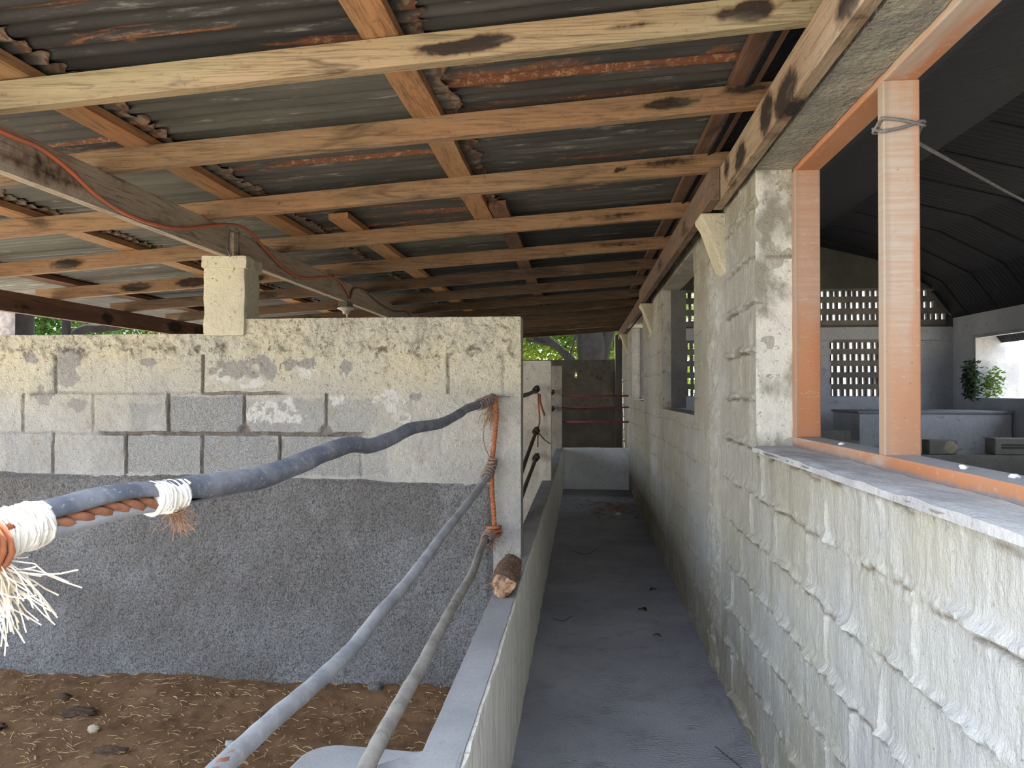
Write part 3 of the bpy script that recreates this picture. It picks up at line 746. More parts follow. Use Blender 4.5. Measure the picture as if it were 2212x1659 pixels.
RA = [(2.235, 'rafter_pale', 'pale roof rafter nearest the camera with a long black burn mark', [(-.36, .42, .17, .28, 1.), (-.27, .55, .09, .25, 1.), (.49, .55, .07, .45, 1.), (.42, .5, .06, .3, .8), (-.72, .62, .22, .10, .7), (-.98, .55, .28, .06, .6), (.15, .45, .13, .14, .6), (.62, .9, .08, .3, .7)]),
      (2.90, 'rafter', 'second roof rafter from the camera, orange brown with an oval dark stain at its right', [(.33, .5, .13, .3, 1.), (.15, .5, .05, .2, .5), (.6, .8, .12, .3, .8)]),
      (3.72, 'rafter', 'third roof rafter from the camera, one dark knot right of centre', [(.18, .55, .03, .2, .9), (.42, .7, .26, .35, .62), (-1.5, .5, .02, .12, .6)]),
      (4.66, 'rafter', 'fourth roof rafter from the camera, the one just behind the pier', [(-.05, .5, .10, .3, .5), (.25, .45, .22, .3, .6), (-3.3, .5, .15, .5, .8)]),
      (5.67, 'rafter', 'fifth roof rafter from the camera, brown with dark blotches left of the pier', [(-3.45, .5, .16, .5, .9), (-3.0, .5, .16, .5, .95), (-2.55, .4, .2, .5, .8), (.3, .6, .3, .3, .6)]),
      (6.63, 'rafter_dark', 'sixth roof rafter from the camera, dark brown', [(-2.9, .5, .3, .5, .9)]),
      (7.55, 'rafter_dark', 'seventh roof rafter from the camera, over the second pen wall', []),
      (8.5, 'rafter_dark', 'eighth roof rafter from the camera, dark brown', []), (9.45, 'rafter_dark', 'ninth roof rafter from the camera, dark brown', []),
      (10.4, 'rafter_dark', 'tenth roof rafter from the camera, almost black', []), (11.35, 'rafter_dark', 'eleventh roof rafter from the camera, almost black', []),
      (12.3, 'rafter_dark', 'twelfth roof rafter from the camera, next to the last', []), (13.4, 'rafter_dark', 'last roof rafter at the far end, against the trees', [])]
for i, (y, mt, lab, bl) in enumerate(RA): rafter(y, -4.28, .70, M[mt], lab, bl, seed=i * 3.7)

def batten(x0, x1, y0, y1, mat, label, end=''):
    xm = (x0 + x1) / 2; z = rz(xm) + HR
    m = MB(); n = 24; V = []; Q = []
    for i in range(n + 1):
        y = y0 + (y1 - y0) * i / n; w = (float(vnoise(np.array([y * 2.]), np.array([xm * 9]), 7)[0]) - .5) * .012
        for a, h in ((x0, 0), (x1, 0), (x1, .034), (x0, .034)): m.v.append((a + w, y, z + h + .068 * (a - xm)))
    for i in range(n):
        for k_ in range(4): m.f.append((i * 4 + k_, i * 4 + (k_ + 1) % 4, (i + 1) * 4 + (k_ + 1) % 4, (i + 1) * 4 + k_))
    m.f += [(0, 1, 2, 3), (n * 4 + 3, n * 4 + 2, n * 4 + 1, n * 4)]
    return tag(m.build('batten', mat, loc=(xm, (y0 + y1) / 2, z)), label, 'batten', 'roof battens')
batten(-.645, -.535, 1.76, 4.86, M['batten'], 'long orange brown batten over the middle of the nearest rafters')
batten(-.530, -.430, 4.35, 9.2, M['batten_dark'], 'short dark batten end butted beside the long middle batten')
batten(-.62, -.52, 9.1, 13.6, M['batten_dark'], 'dark middle batten at the far end of the roof')
batten(-1.805, -1.70, 1.76, 4.80, M['batten'], 'orange batten just right of the grey beam near the pier')
batten(-1.46, -1.345, 4.30, 13.6, M['batten'], 'batten with a sawn pale end beyond the third rafter')
batten(.545, .655, 1.76, 13.6, M['batten_dark'], 'dark stained batten running close to the right wall beam')
batten(-2.93, -2.82, 1.76, 13.6, M['batten'], 'batten between the grey beam and the outer eave beam')
batten(-4.02, -3.91, 1.76, 13.6, M['batten_dark'], 'outermost batten above the red brown eave beam')

# corrugated sheets: each its own object, four strips from the eave up to the right wall
def roof_sheet(x0, x1, y0, w, mat, label, seed, lift):
    pitch = .0762; ny = int(w / pitch * 8); Y = np.linspace(y0, y0 + w, ny + 1); nx = 26
    T = np.linspace(0, 1, nx); T = np.concatenate([T[:-3], np.linspace(T[-3], 1, 10)]); X = x0 + (x1 - x0) * T
    XX, YY = np.meshgrid(X, Y, indexing='ij'); TT = np.repeat(T[:, None], len(Y), 1)
    rag = (fbm(YY * 22, YY * 0 + seed, 170, 4, .7) - .5) * .09 + (fbm(YY * 70, YY * 0 + seed, 171, 2) - .5) * .03
    XX2 = XX + rag * sst(.93, 1., TT)
    ZZ = rz(XX2) + HR + .036 + .009 + .0085 * np.cos(2 * math.pi * (YY - 1.72) / pitch) + lift * (1 - TT) * 1.0 + (fbm(XX * 1.5 + seed, YY * 1.5, 172, 3) - .5) * .012
    ZZ = ZZ + sst(.95, 1, TT) * (vnoise(YY * 25, YY * 0 + seed, 173) - .7) * .012
    V = np.stack([XX2, YY, ZZ], -1).reshape(-1, 3); n1, n2 = XX.shape; idx = np.arange(n1 * n2).reshape(n1, n2)
    Q = np.stack([idx[:-1, :-1], idx[1:, :-1], idx[1:, 1:], idx[:-1, 1:]], -1).reshape(-1, 4)
    c = np.array(((x0 + x1) / 2, y0 + w / 2, rz((x0 + x1) / 2) + HR))
    endm = sst(.955, .99, TT + (fbm(XX * 30, YY * 30, seed, 3) - .5) * .05) * .8
    o = from_np('roof_sheet', V - c, Q, mat, None, {'end': endm.ravel()}); o.location = c
    sd = o.modifiers.new('t', 'SOLIDIFY'); sd.thickness = .0012; sd.offset = 1
    return tag(o, label, 'roof sheet', 'corrugated roof sheets')
rows = [(1.72 + i * .76, .80) for i in range(16)]
strips = [(-.76, 1.02, 'strip beside the right wall'), (-1.98, -.475, 'strip between grey beam and middle batten'), (-3.12, -1.63, 'strip over the grey beam'), (-4.85, -2.76, 'outer eave strip')]
ordn = ['first', 'second', 'third', 'fourth', 'fifth', 'sixth', 'seventh', 'eighth', 'ninth', 'tenth', 'eleventh', 'twelfth', 'thirteenth', 'fourteenth', 'fifteenth', 'sixteenth', 'seventeenth']
look = {0: ['sheet', 'sheet_rust', 'sheet', 'sheet', 'sheet_dark', 'sheet_dark'], 1: ['sheet_spot', 'sheet_grey', 'sheet', 'sheet_rust', 'sheet_grey', 'sheet'], 2: ['sheet_spot', 'sheet_rust', 'sheet_grey', 'sheet_grey', 'sheet', 'sheet_rust'], 3: ['sheet', 'sheet', 'sheet_rust', 'sheet_grey', 'sheet', 'sheet_grey']}
M['sheet_spot'] = sheet('rust_spotted_iron', (.036, .033, .03), .60, .35)
adj = {'sheet_spot': 'rust spotted', 'sheet': 'weathered', 'sheet_dark': 'dark', 'sheet_rust': 'rust streaked', 'sheet_grey': 'grey'}
for s_, (xa, xb, nm) in enumerate(strips):
    for r, (y0, w) in enumerate(rows):
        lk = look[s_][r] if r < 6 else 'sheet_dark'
        roof_sheet(xa, xb, y0, w, M[lk], f'{adj[lk]} corrugated roof sheet, {ordn[r]} row, {nm}', s_ * 40 + r, .010 + (.0016 if r % 2 else 0))

# beams
def beam(name, x0, x1, z0, z1, y0, y1, mat, label, blobs=(), seed=0):
    n = int((y1 - y0) / .04); V = []; Q = []; A = []
    prof = [(0, 0), (0, .33), (0, .66), (0, 1), (1, 1), (1, .66), (1, .33), (1, 0)]; kk = len(prof)
    for i in range(n + 1):
        y = y0 + (y1 - y0) * i / n
        for a, h in prof:
            V.append((x0 + (x1 - x0) * a + (float(vnoise(np.array([y * .8]), np.array([seed + .5]), 11)[0]) - .5) * .01, y, z0 + (z1 - z0) * h))
            A.append(max([0.] + [s * max(0., 1 - math.hypot((y - by) / ry, (h - bh) / rh) ** 2 * .75) for by, bh, ry, rh, s in blobs]))
    for i in range(n):
        for k_ in range(kk): Q.append((i * kk + k_, i * kk + (k_ + 1) % kk, (i + 1) * kk + (k_ + 1) % kk, (i + 1) * kk + k_))
    for i0 in (0, n * kk): Q += [(i0, i0 + 1, i0 + 6, i0 + 7), (i0 + 1, i0 + 2, i0 + 5, i0 + 6), (i0 + 2, i0 + 3, i0 + 4, i0 + 5)]
    c = np.array(((x0 + x1) / 2, (y0 + y1) / 2, (z0 + z1) / 2))
    o = from_np(name, np.array(V) - c, np.array(Q), mat, None, {'burn': np.array(A)}, smooth=False); o.location = c
    return tag(o, label, 'beam')
beam('beam', -1.945, -1.90, 2.228, 2.380, 1.7, 13.6, M['beam_grey'], 'dusty grey brown beam carrying the orange cable over the pier', [(2.55, .4, .35, .5, .55), (3.0, .9, .12, .3, .5), (3.55, .55, .08, .4, .3)], 1)
beam('beam', .650, .692, 2.400, 2.552, 1.2, 3.86, M['beam_wall'], 'water stained brown beam along the top of the right wall, nearest', [(1.9, .4, .15, .5, .8), (2.5, .3, .18, .5, .9), (2.75, .5, .12, .6, .9), (3.2, .4, .15, .5, .8), (3.5, .7, .1, .5, .7)], 2)
beam('beam', .606, .648, 2.400, 2.552, 3.66, 8.15, M['beam_dark'], 'second brown wall beam, between the first two cream corbels', [(4.6, .5, .12, .5, .6), (6., .5, .3, .5, .6)], 3)
beam('beam', .650, .692, 2.400, 2.552, 7.9, 13.6, M['beam_dark'], 'farthest dark wall beam at the end of the corridor', [], 4)
beam('beam', -4.155, -4.105, 2.075, 2.222, 1.7, 13.6, M['beam_red'], 'red brown outer eave beam seen at the left against trees', [(6.3, .4, .12, .5, .8), (7.4, .5, .2, .6, .8), (7.9, .5, .2, .6, .7), (5.3, .3, .15, .4, .6)], 5)
# corbels on the right wall
for y, lab in ((3.90, 'cream concrete corbel on the right wall, nearest the camera'), (7.85, 'cream concrete corbel on the right wall, second from the camera'), (12.0, 'cream concrete corbel on the right wall, farthest')):
    m = MB()
    m.prism([(.73, 2.08), (.70, 2.12), (.625, 2.33), (.598, 2.372), (.596, 2.396), (.73, 2.396)], 1, y, y + .2)
    o = m.build('corbel', M['pier'], bevel=.01, loc=(.66, y + .1, 2.25)); tag(o, lab, 'corbel', 'corbels under the wall beams')
# cleat and wires that tie the beam to its pier
cl = empty('beam_tie', (-1.885, 4.0, 2.225), 'wooden cleat with wires tying the grey beam to the pier', 'tie')
m = MB(); m.box((-1.898, 3.97, 2.222), (-1.872, 4.03, 2.36)); under(m.build('cleat', M['beam_grey'], bevel=.004), cl)
for dy in (-.07, .085):
    m = MB(); m.tube(spline([(-1.885, 4.0 + dy * .6, 2.225), (-1.893, 4.0 + dy, 2.27), (-1.893, 4.0 + dy * .8, 2.33), (-1.893, 4.0 + dy * .9, 2.385), (-1.91, 4.0 + dy * .7, 2.40)], 5), .005, 6); under(m.build('wire', M['wire'], smooth=True), cl)
# extension cable along the beam
cp = [(2.25, 2.349), (2.378, 2.349), (2.508, 2.352), (2.653, 2.321), (2.814, 2.268), (2.995, 2.240), (3.199, 2.240), (3.43, 2.265), (3.648, 2.32), (3.947, 2.395), (4.174, 2.40), (4.429, 2.348), (4.715, 2.283), (5.038, 2.271), (5.507, 2.345), (5.774, 2.37), (5.948, 2.332), (6.094, 2.262)]
m = MB(); m.tube(spline([(-1.889 + (.02 if abs(y - 4.05) < .15 else 0), y, z) for y, z in cp], 7), .0085, 8)
tag(m.build('power_cable', M['cable'], smooth=True), 'orange power cable draped along the grey beam above the pier', 'cable')
cp = [(6.12, 2.262), (6.195, 2.346), (6.393, 2.385), (6.605, 2.375), (6.99, 2.33), (7.608, 2.31), (8.118, 2.36), (8.5, 2.3)]
m = MB(); m.tube(spline([(-1.889, y, z) for y, z in cp], 7), .0075, 8)
tag(m.build('power_cable', M['cable_old'], smooth=True), 'dull brown cable sagging along the beam past the lamp socket', 'cable')
lp = empty('lamp_socket', (-1.92, 6.1, 2.228), 'cream ceramic lamp socket under the grey beam with no bulb', 'lamp')
m = MB(); m.box((-1.96, 6.02, 2.190), (-1.885, 6.18, 2.230)); under(m.build('mount_block', M['lampbox'], bevel=.004), lp)
def lathe(prof, loc, n=20):
    m = MB(); kk = len(prof)
    for r, z in prof:
        for j in range(n): a = 2 * math.pi * j / n; m.v.append((loc[0] + r * math.cos(a), loc[1] + r * math.sin(a), loc[2] + z))
    for i in range(kk - 1):
        for j in range(n): m.f.append((i * n + j, i * n + (j + 1) % n, (i + 1) * n + (j + 1) % n, (i + 1) * n + j))
    m.f.append(tuple(range(n))); m.f.append(tuple((kk - 1) * n + j for j in range(n))[::-1]); return m
under(lathe([(.04, 2.190), (.068, 2.183), (.070, 2.174), (.05, 2.165), (.028, 2.155), (.026, 2.135), (.02, 2.130)], (-1.92, 6.1, 0)).build('ceramic_holder', M['ceramic'], smooth=True), lp)
m = MB(); m.tube([(-1.912, 6.1, 2.135), (-1.91, 6.105, 2.09)], .007, 6); under(m.build('stub', M['ceramic']), lp)
m = MB(); m.tube([(-3.02, 6.63, 2.345), (-3.02, 6.63, 2.24), (-3.01, 6.64, 2.20)], .01, 6); m.tube([(-3.07, 6.63, 2.295), (-2.97, 6.63, 2.30)], .008, 6)
tag(m.build('iron_hook', M['hose_dark'], smooth=True), 'dark iron hook hanging from a rafter left of the pier', 'hook')

# ------------------------------------------------------------------ hose rails of the near pen
def twist(m, path, R, r, turns_per_m, n=6, strands=3):
    P = [Vector(p) for p in path]; L = [0.]
    for i in range(1, len(P)): L.append(L[-1] + (P[i] - P[i - 1]).length)
    T = [(P[min(i + 1, len(P) - 1)] - P[max(i - 1, 0)]).normalized() for i in range(len(P))]
    for s in range(strands):
        u = T[0].orthogonal().normalized(); q = []
        for i in range(len(P)):
            u = (u - T[i] * u.dot(T[i])).normalized(); w = T[i].cross(u); a = 2 * math.pi * (L[i] * turns_per_m + s / strands)
            q.append(P[i] + (u * math.cos(a) + w * math.sin(a)) * R)
        m.tube(q, r, n)
    return m
def dense(path, step):
    P = [Vector(p) for p in path]; out = []
    for a, b_ in zip(P[:-1], P[1:]):
        n = max(1, int((b_ - a).length / step))
        out += [a.lerp(b_, i / n) for i in range(n)]
    return out + [P[-1]]
def fibres(m, c, n, L, direc, spread, r=.0007, droop=.5):
    for i in range(n):
        d = Vector(direc) + Vector((rng.gauss(0, spread), rng.gauss(0, spread), rng.gauss(0, spread))); d.normalize()
        p = Vector(c) + Vector((rng.gauss(0, .008), rng.gauss(0, .008), rng.gauss(0, .006))); q = [p.copy()]; l = L * rng.uniform(.4, 1.15)
        for s in range(5):
            d = (d + Vector((rng.gauss(0, .22), rng.gauss(0, .22), rng.gauss(0, .22) - droop * .12))).normalized(); p = p + d * l / 5; q.append(p.copy())
        m.tube(q, r, 3, False)
    return m
def windings(m, path, R, r, n_turn, wob=.15, ns=5):
    P = [Vector(p) for p in path]; T = (P[-1] - P[0]).normalized(); u = T.orthogonal().normalized(); w = T.cross(u); q = []
    N = n_turn * 14
    for i in range(N + 1):
        t = i / N; a = 2 * math.pi * n_turn * t; f = t * (len(P) - 1); j = min(int(f), len(P) - 2); c = P[j].lerp(P[j + 1], f - j)
        q.append(c + (u * math.cos(a) + w * math.sin(a)) * R * (1 + .06 * math.sin(i * 1.7)) + T * wob * R * math.sin(a * .5 + i * .3))
    m.tube(q, r, ns); return m

h1 = [(-.93, .62, 1.285), (-.915, .90, 1.277), (-.906, 1.064, 1.279), (-.897, 1.123, 1.286), (-.89, 1.169, 1.289), (-.882, 1.225, 1.293), (-.863, 1.351, 1.299), (-.845, 1.476, 1.291), (-.822, 1.625, 1.29), (-.793, 1.825, 1.286), (-.763, 2.026, 1.304), (-.743, 2.158, 1.321), (-.716, 2.339, 1.333), (-.696, 2.477, 1.319), (-.667, 2.673, 1.335), (-.64, 2.852, 1.359), (-.593, 3.17, 1.364), (-.555, 3.423, 1.395), (-.534, 3.564, 1.419), (-.499, 3.8, 1.437), (-.465, 3.985, 1.460)]
H1 = empty('hose_rail', (-.465, 3.985, 1.46), 'top hose rail, black rubber split open over a brown rope near the camera', 'hose', 'hose rails of the near pen')
sp = spline(h1, 6)
# the hose: full round, but cut open along its underside over the near stretch
P = sp; nP = len(P); nr = 18; V = []; F = []
u = Vector((0, 0, 1))
for i in range(nP):
    T = (P[min(i + 1, nP - 1)] - P[max(i - 1, 0)]).normalized(); u = (u - T * u.dot(T)).normalized(); w = T.cross(u)
    y = P[i].y; open_ = math.radians(100) * float(sst(1.62, 1.40, np.array(y))) * float(sst(1.02, 1.16, np.array(y))); open_ = max(open_, math.radians(2))
    r = .0285 if y < 1.9 else .0285 - .0085 * min(1, (y - 1.9) / 1.6)
    mid = math.pi - .75                     # gap faces the camera side, low
    for k_ in range(nr):
        a = mid + open_ / 2 + (2 * math.pi - open_) * k_ / (nr - 1); rr = r * (1 + .05 * math.sin(i * .9) * math.sin(2 * a))
        V.append(P[i] + (u * math.cos(a) + w * math.sin(a)) * rr)
for i in range(nP - 1):
    for k_ in range(nr - 1): F.append((i * nr + k_, i * nr + k_ + 1, (i + 1) * nr + k_ + 1, (i + 1) * nr + k_))
m = MB(); m.add(V, F); o = m.build('rubber_tube', M['hose'], smooth=True); sd = o.modifiers.new('t', 'SOLIDIFY'); sd.thickness = .003; under(o, H1)
m = MB(); twist(m, dense([p + Vector((.010, -.003, -.013)) for p in sp[:41]], .006), .0088, .0102, 8., 7); under(m.build('rope_core', M['copper'], smooth=True), H1)
m = MB(); strip = [p + Vector((.016, 0, -.024)) for p in sp[8:46]]; m.tube(strip, [.004 + .009 * math.sin(math.pi * i / (len(strip) - 1)) for i in range(len(strip))], 8); o = m.build('loose_flap', M['hose_pale'], smooth=True); under(o, H1)
for (i0, i1, R, turns, nm) in ((12, 26, .038, 12, 'twine_wrap'), (40, 45, .033, 8, 'twine_wrap')):
    m = MB(); seg = sp[i0:i1]; m.tube([p + Vector((.004, 0, -.006)) for p in seg], [R * .93 + .0015 * math.sin(i * 2.1) for i in range(len(seg))], 16)
    windings(m, [p + Vector((.004, 0, -.006)) for p in seg], R * .96, .0032, turns); tw = m.build(nm, M['tape'], smooth=True); under(tw, H1)
m = MB(); fibres(m, sp[43] + Vector((.01, 0, -.038)), 90, .055, (.5, .2, -.5), .45, .0007, .4); under(m.build('frayed_end', M['fibre_brown']), H1)
m = MB(); fibres(m, sp[14] + Vector((.015, -.01, -.04)), 80, .12, (.35, .15, -.8), .30, .0013, .6); under(m.build('frayed_end', M['fibre']), H1)
m = MB(); windings(m, [Vector((-.905, 1.02, 1.272)), Vector((-.893, 1.09, 1.262))], .040, .0055, 7, .1, 7); under(m.build('rope_coil', M['rope'], smooth=True), H1)
m = MB(); windings(m, sp[-9:], .024, .0062, 6, .1, 6); under(m.build('rope_lashing', M['ropegrey'], smooth=True), H1)

def hose(name, pts, radii, mat, label, group, lash=True, core=None):
    e = empty(name, pts[-1], label, 'hose', group); s = spline(pts, 6)
    m = MB(); rad = lerpl(radii, len(s)); m.tube(s, [r * (1 + .03 * math.sin(i * 1.3)) for i, r in enumerate(rad)], 14)
    under(m.build('rubber_tube', mat, smooth=True), e)
    return e, s
h2 = [(-.716, .66, .80), (-.712, 1.0, .78), (-.704, 1.343, .765), (-.696, 1.434, .771), (-.687, 1.539, .773), (-.676, 1.659, .776), (-.664, 1.799, .773), (-.65, 1.963, .776), (-.636, 2.123, .785), (-.619, 2.311, .816), (-.6, 2.534, .838), (-.576, 2.803, .881), (-.553, 3.062, .928), (-.526, 3.373, .974), (-.497, 3.7, 1.026), (-.481, 3.883, 1.062), (-.474, 3.96, 1.09)]
H2, s2 = hose('hose_rail', h2, [.022, .022, .021, .020, .018, .017], M['hose_pale'], 'middle hose rail, thick dusty grey rubber, slit open at the frame bottom', 'hose rails of the near pen')
m = MB(); twist(m, dense([p + Vector((.004, -.002, .0145 - .008 * i / 17)) for i, p in enumerate(s2[6:24])], .006), .0055, .0078, 10., 7); under(m.build('rope_core', M['copper'], smooth=True), H2)
m = MB(); windings(m, [(-.488, 3.86, 1.055), (-.470, 3.96, 1.10)], .024, .006, 4, .1, 6); m.tube(spline([(-.50, 3.92, 1.075), (-.478, 3.89, 1.075), (-.455, 3.92, 1.08)], 4), .012, 8); under(m.build('rope_lashing', M['ropegrey'], smooth=True), H2)
h3 = [(-.475, 1.40, .66), (-.474, 1.585, .664), (-.476, 1.699, .668), (-.478, 1.807, .671), (-.477, 1.916, .675), (-.476, 2.07, .68), (-.472, 2.231, .686), (-.474, 2.42, .692), (-.473, 2.618, .699), (-.472, 2.909, .709), (-.465, 3.236, .72), (-.483, 3.596, .732), (-.490, 3.884, .742), (-.474, 3.97, .76)]
H3, s3 = hose('hose_rail', h3, [.020, .020, .0195, .0185, .018, .018], M['hose_thin'], 'lowest hose rail, thin dusty brown hose next to the low trough wall', 'hose rails of the near pen')
m = MB(); windings(m, [(-.486, 3.86, .742), (-.468, 3.96, .77)], .026, .0065, 5, .12, 6); under(m.build('rope_lashing', M['ropegrey'], smooth=True), H3)
m = MB(); fibres(m, (-.47, 3.93, .74), 26, .09, (.1, -.2, -.8), .6, .0012, .4); under(m.build('frayed_end', M['fibre_brown']), H3)
# red rope tying the three rails to the wall
RP = empty('red_rope', (-.447, 3.955, 1.46), 'rust red rope hanging down the pen wall tying the three hoses', 'rope')
path = spline([(-.447, 3.955, 1.475), (-.442, 3.955, 1.367), (-.452, 3.955, 1.246), (-.464, 3.955, 1.126), (-.464, 3.955, .981), (-.452, 3.955, .813), (-.462, 3.95, .765)], 6)
m = MB(); twist(m, dense(path, .008), .0065, .0078, 18., 6); under(m.build('strand', M['rope'], smooth=True), RP)
m = MB(); windings(m, [(-.465, 3.95, .745), (-.45, 3.95, .80)], .03, .009, 3, .25, 6); windings(m, [(-.49, 3.95, .765), (-.43, 3.95, .775)], .026, .008, 3, .25, 6); under(m.build('knot', M['rope'], smooth=True), RP)
m = MB(); windings(m, [(-.474, 3.95, 1.09), (-.458, 3.95, 1.15)], .022, .007, 4, .2, 6); under(m.build('knot', M['ropegrey'], smooth=True), RP)
m = MB(); fibres(m, (-.47, 3.955, 1.42), 40, .12, (-.25, -.15, -.8), .35, .0012, .3); m.tube(spline([(-.465, 3.955, 1.40), (-.50, 3.93, 1.33), (-.505, 3.93, 1.24), (-.48, 3.93, 1.17), (-.466, 3.95, 1.16)], 5), .003, 5); under(m.build('frayed_end', M['fibre_brown']), RP)
m = MB(); m.tube([(-.46, 3.99, 1.475), (-.37, 3.965, 1.472)], .004, 6); under(m.build('nail', M['wire']), RP)

# weathered log on the low wall
LG = empty('log', (-.335, 3.45, .622), 'short weathered brown log lying on the low trough wall', 'log')
pth = [(-.331, 3.22, .675), (-.333, 3.27, .677), (-.336, 3.35, .677), (-.338, 3.45, .677), (-.338, 3.55, .675), (-.336, 3.64, .67), (-.334, 3.68, .67)]
def bark(path, rad, n, seed, amp):
    m = MB(); m.tube(spline(path, 8), rad, n); V = np.array(m.v); c = V.mean(0)
    d = (fbm(V[:, 1] * 30, np.arctan2(V[:, 2] - .675, V[:, 0] + .336) * 3, seed, 4, .6) - .5) * amp
    e = V - np.stack([np.full(len(V), -.336), V[:, 1], np.full(len(V), .675)], -1); L = np.linalg.norm(e, axis=1, keepdims=True) + 1e-6
    V = V + e / L * d[:, None]; m.v = [tuple(p) for p in V]; return m
nn = len(spline(pth, 8))
under(bark(pth, lerpl([.044, .052, .051, .052, .051, .049, .040], nn), 20, 400, .022).build('bark', M['log'], smooth=True), LG)
m = MB(); pe = []
for q in range(4):
    for i in range(24):
        a = 2 * math.pi * i / 24; rr_ = .046 * (q + 1) / 4 * (1 + .18 * math.sin(3 * a + 1) + .08 * math.sin(7 * a)); pe.append((-.331 + rr_ * math.cos(a), 3.216 + .016 * (float(vnoise(np.array([math.cos(a) * q * 2.1 + 5]), np.array([math.sin(a) * q * 2.1]), 17)[0]) - .5) + .004 * (q == 3), .675 + rr_ * math.sin(a)))
pe.append((-.331, 3.214, .675))
m.add(pe, [(q * 24 + i, q * 24 + (i + 1) % 24, (q + 1) * 24 + (i + 1) % 24, (q + 1) * 24 + i) for q in range(3) for i in range(24)] + [(96, (i + 1) % 24, i) for i in range(24)])
under(m.build('broken_end', M['logend']), LG)
m = MB()
for i in range(220):
    a = rng.uniform(0, 6.283); y = rng.uniform(3.22, 3.68); p = Vector((-.336 + .052 * math.cos(a), y, .675 + .052 * math.sin(a))); d = Vector((math.cos(a), rng.gauss(0, .5), math.sin(a)))
    m.tube([p, p + d * rng.uniform(.004, .014)], .0009, 3, False)
fz = m.build('fuzz', M['fibre_brown']); fz['kind'] = 'stuff'; under(fz, LG)

# dead leaves and twigs on the corridor floor
def leaf(loc, L, W, rot, label):
    V = []; n = 8
    for i in range(n + 1):
        t = i / n; w = W * math.sin(math.pi * t) ** .8
        for s in (-1, 0, 1): V.append((L * (t - .5), w * s, .004 + .35 * abs(s) * w + .01 * math.sin(t * 4)))
    Q = [(i * 3 + j, i * 3 + j + 1, (i + 1) * 3 + j + 1, (i + 1) * 3 + j) for i in range(n) for j in range(2)]
    o = from_np('dead_leaf', V, Q, M['leafdry']); o.location = loc; o.rotation_euler = (0, 0, rot); sd = o.modifiers.new('t', 'SOLIDIFY'); sd.thickness = .0012; sd.offset = 1
    return tag(o, label, 'leaf', 'dead leaves on the corridor floor')
for x, y, L, W, r, lab in ((.415, 5.30, .085, .022, 2.3, 'largest dark dead leaf on the corridor floor, middle of three'), (.535, 5.85, .085, .012, .9, 'narrow dark dead leaf on the corridor floor, farthest of three'), (.455, 4.75, .07, .010, 2.6, 'thin dark dead leaf on the corridor floor, nearest of three')):
    leaf((x, y, .0), L, W, r, lab)
for pts_, lab in (([(-.19, 5.05, .003), (-.12, 5.0, .004), (-.06, 5.12, .003)], 'curved thin twig on the floor by the low wall'), ([(-.1, 7.2, .004), (.05, 7.05, .006), (.16, 7.35, .004)], 'thin pale twig lying across the dim floor'), ([(.56, 3.3, .003), (.60, 3.2, .003), (.66, 3.05, .004)], 'short twig near the foot of the right wall')):
    m = MB(); m.tube(spline(pts_, 5), .0016, 5); tag(m.build('twig', M['leafdry'], smooth=True), lab, 'twig')
blob('pebble', (.44, 9.35, .012), (.035, .03, .018), M['chip'], 350, .2, 'small pale pebble on the floor at the corridor end', 'stone')
m = MB()
for i in range(240):
    x = rng.gauss(.42, .16); y = rng.gauss(9.9, .35); a = rng.uniform(0, 6.28); L = rng.uniform(.03, .1); m.tube([(x, y, .004), (x + L * math.cos(a), y + L * math.sin(a), .008)], .003, 3)
tag(m.build('straw', M['fibre_brown']), 'brown straw litter on the dim floor near the end wall', 'straw', kind='stuff')

# ------------------------------------------------------------------ second and third pens
def penwall(name, y, top, seed, mat):
    def H(u, z): return (fbm(u * 12, z * 12, seed, 4, .6) - .5) * .02 + .015 * sst(.70, .66, z + (fbm(u * 6, z * 0, seed + 4) - .5) * .05)
    o = hf(name, arr(-1.4, -.30, .018), arr(-.1, top, .018), lambda u, z: np.stack([u, np.full_like(u, y), z], -1), H, (0, -1, 0), .15, mat)
    struct(o); b = MB(); b.box((-4.25, y + .005, -.1), (-1.39, y + .15, top - .02)); b.box((-1.4, y + .14, -.1), (-.3, y + .15, top)); b.build('wall_rest', M['oldcement'], o)
    b = MB(); b.box((-2.05, y, top - .03), (-1.81, y + .15, 2.225)); b.build('pier', M['oldcement'], o, bevel=.01)
    b = MB(); b.box((-4.23, y, top - .03), (-4.03, y + .15, 2.07)); b.build('pier', M['oldcement'], o, bevel=.01)
    return o
w2 = penwall('wall_second_pen', 7.55, 1.80, 600, M['pen2'])
w3 = penwall('wall_third_pen', 11.75, 1.885, 620, M['oldcement'])
b = MB(); b.box((-4.23, 4.0, 1.79), (-4.03, 4.16, 2.07)); b.build('pier', M['oldcement'], wall, bevel=.01)
def pen_rails(y0, y1, zz, lab, grp):
    for (za, zb), l in zip(zz, lab):
        e, s = hose('hose_rail', [(-.46, y0 + .02, zb), (-.462, y0 + (y1 - y0) * .35, zb * .75 + za * .25 - .02), (-.46, y0 + (y1 - y0) * .7, zb * .35 + za * .65 - .02), (-.445, y1 - .02, za)], [.017, .017, .017], M['hose_dark'], l, grp)
        m = MB(); windings(m, [(-.45, y1 - .09, za), (-.435, y1 - .015, za + .02)], .026, .009, 3, .2, 6); under(m.build('rope_lashing', M['hose_dark'], smooth=True), e)
pen_rails(4.16, 7.53, ((1.505, 1.47), (1.10, .74), (.84, .60)), ('top dark hose rail of the second pen behind the near wall', 'middle dark hose rail of the second pen behind the near wall', 'lowest dark hose rail of the second pen behind the near wall'), 'hose rails of the second pen')
pen_rails(7.71, 11.73, ((1.47, 1.42), (1.22, 1.15)), ('upper dark hose rail of the third pen', 'lower dark hose rail of the third pen'), 'hose rails of the third pen')
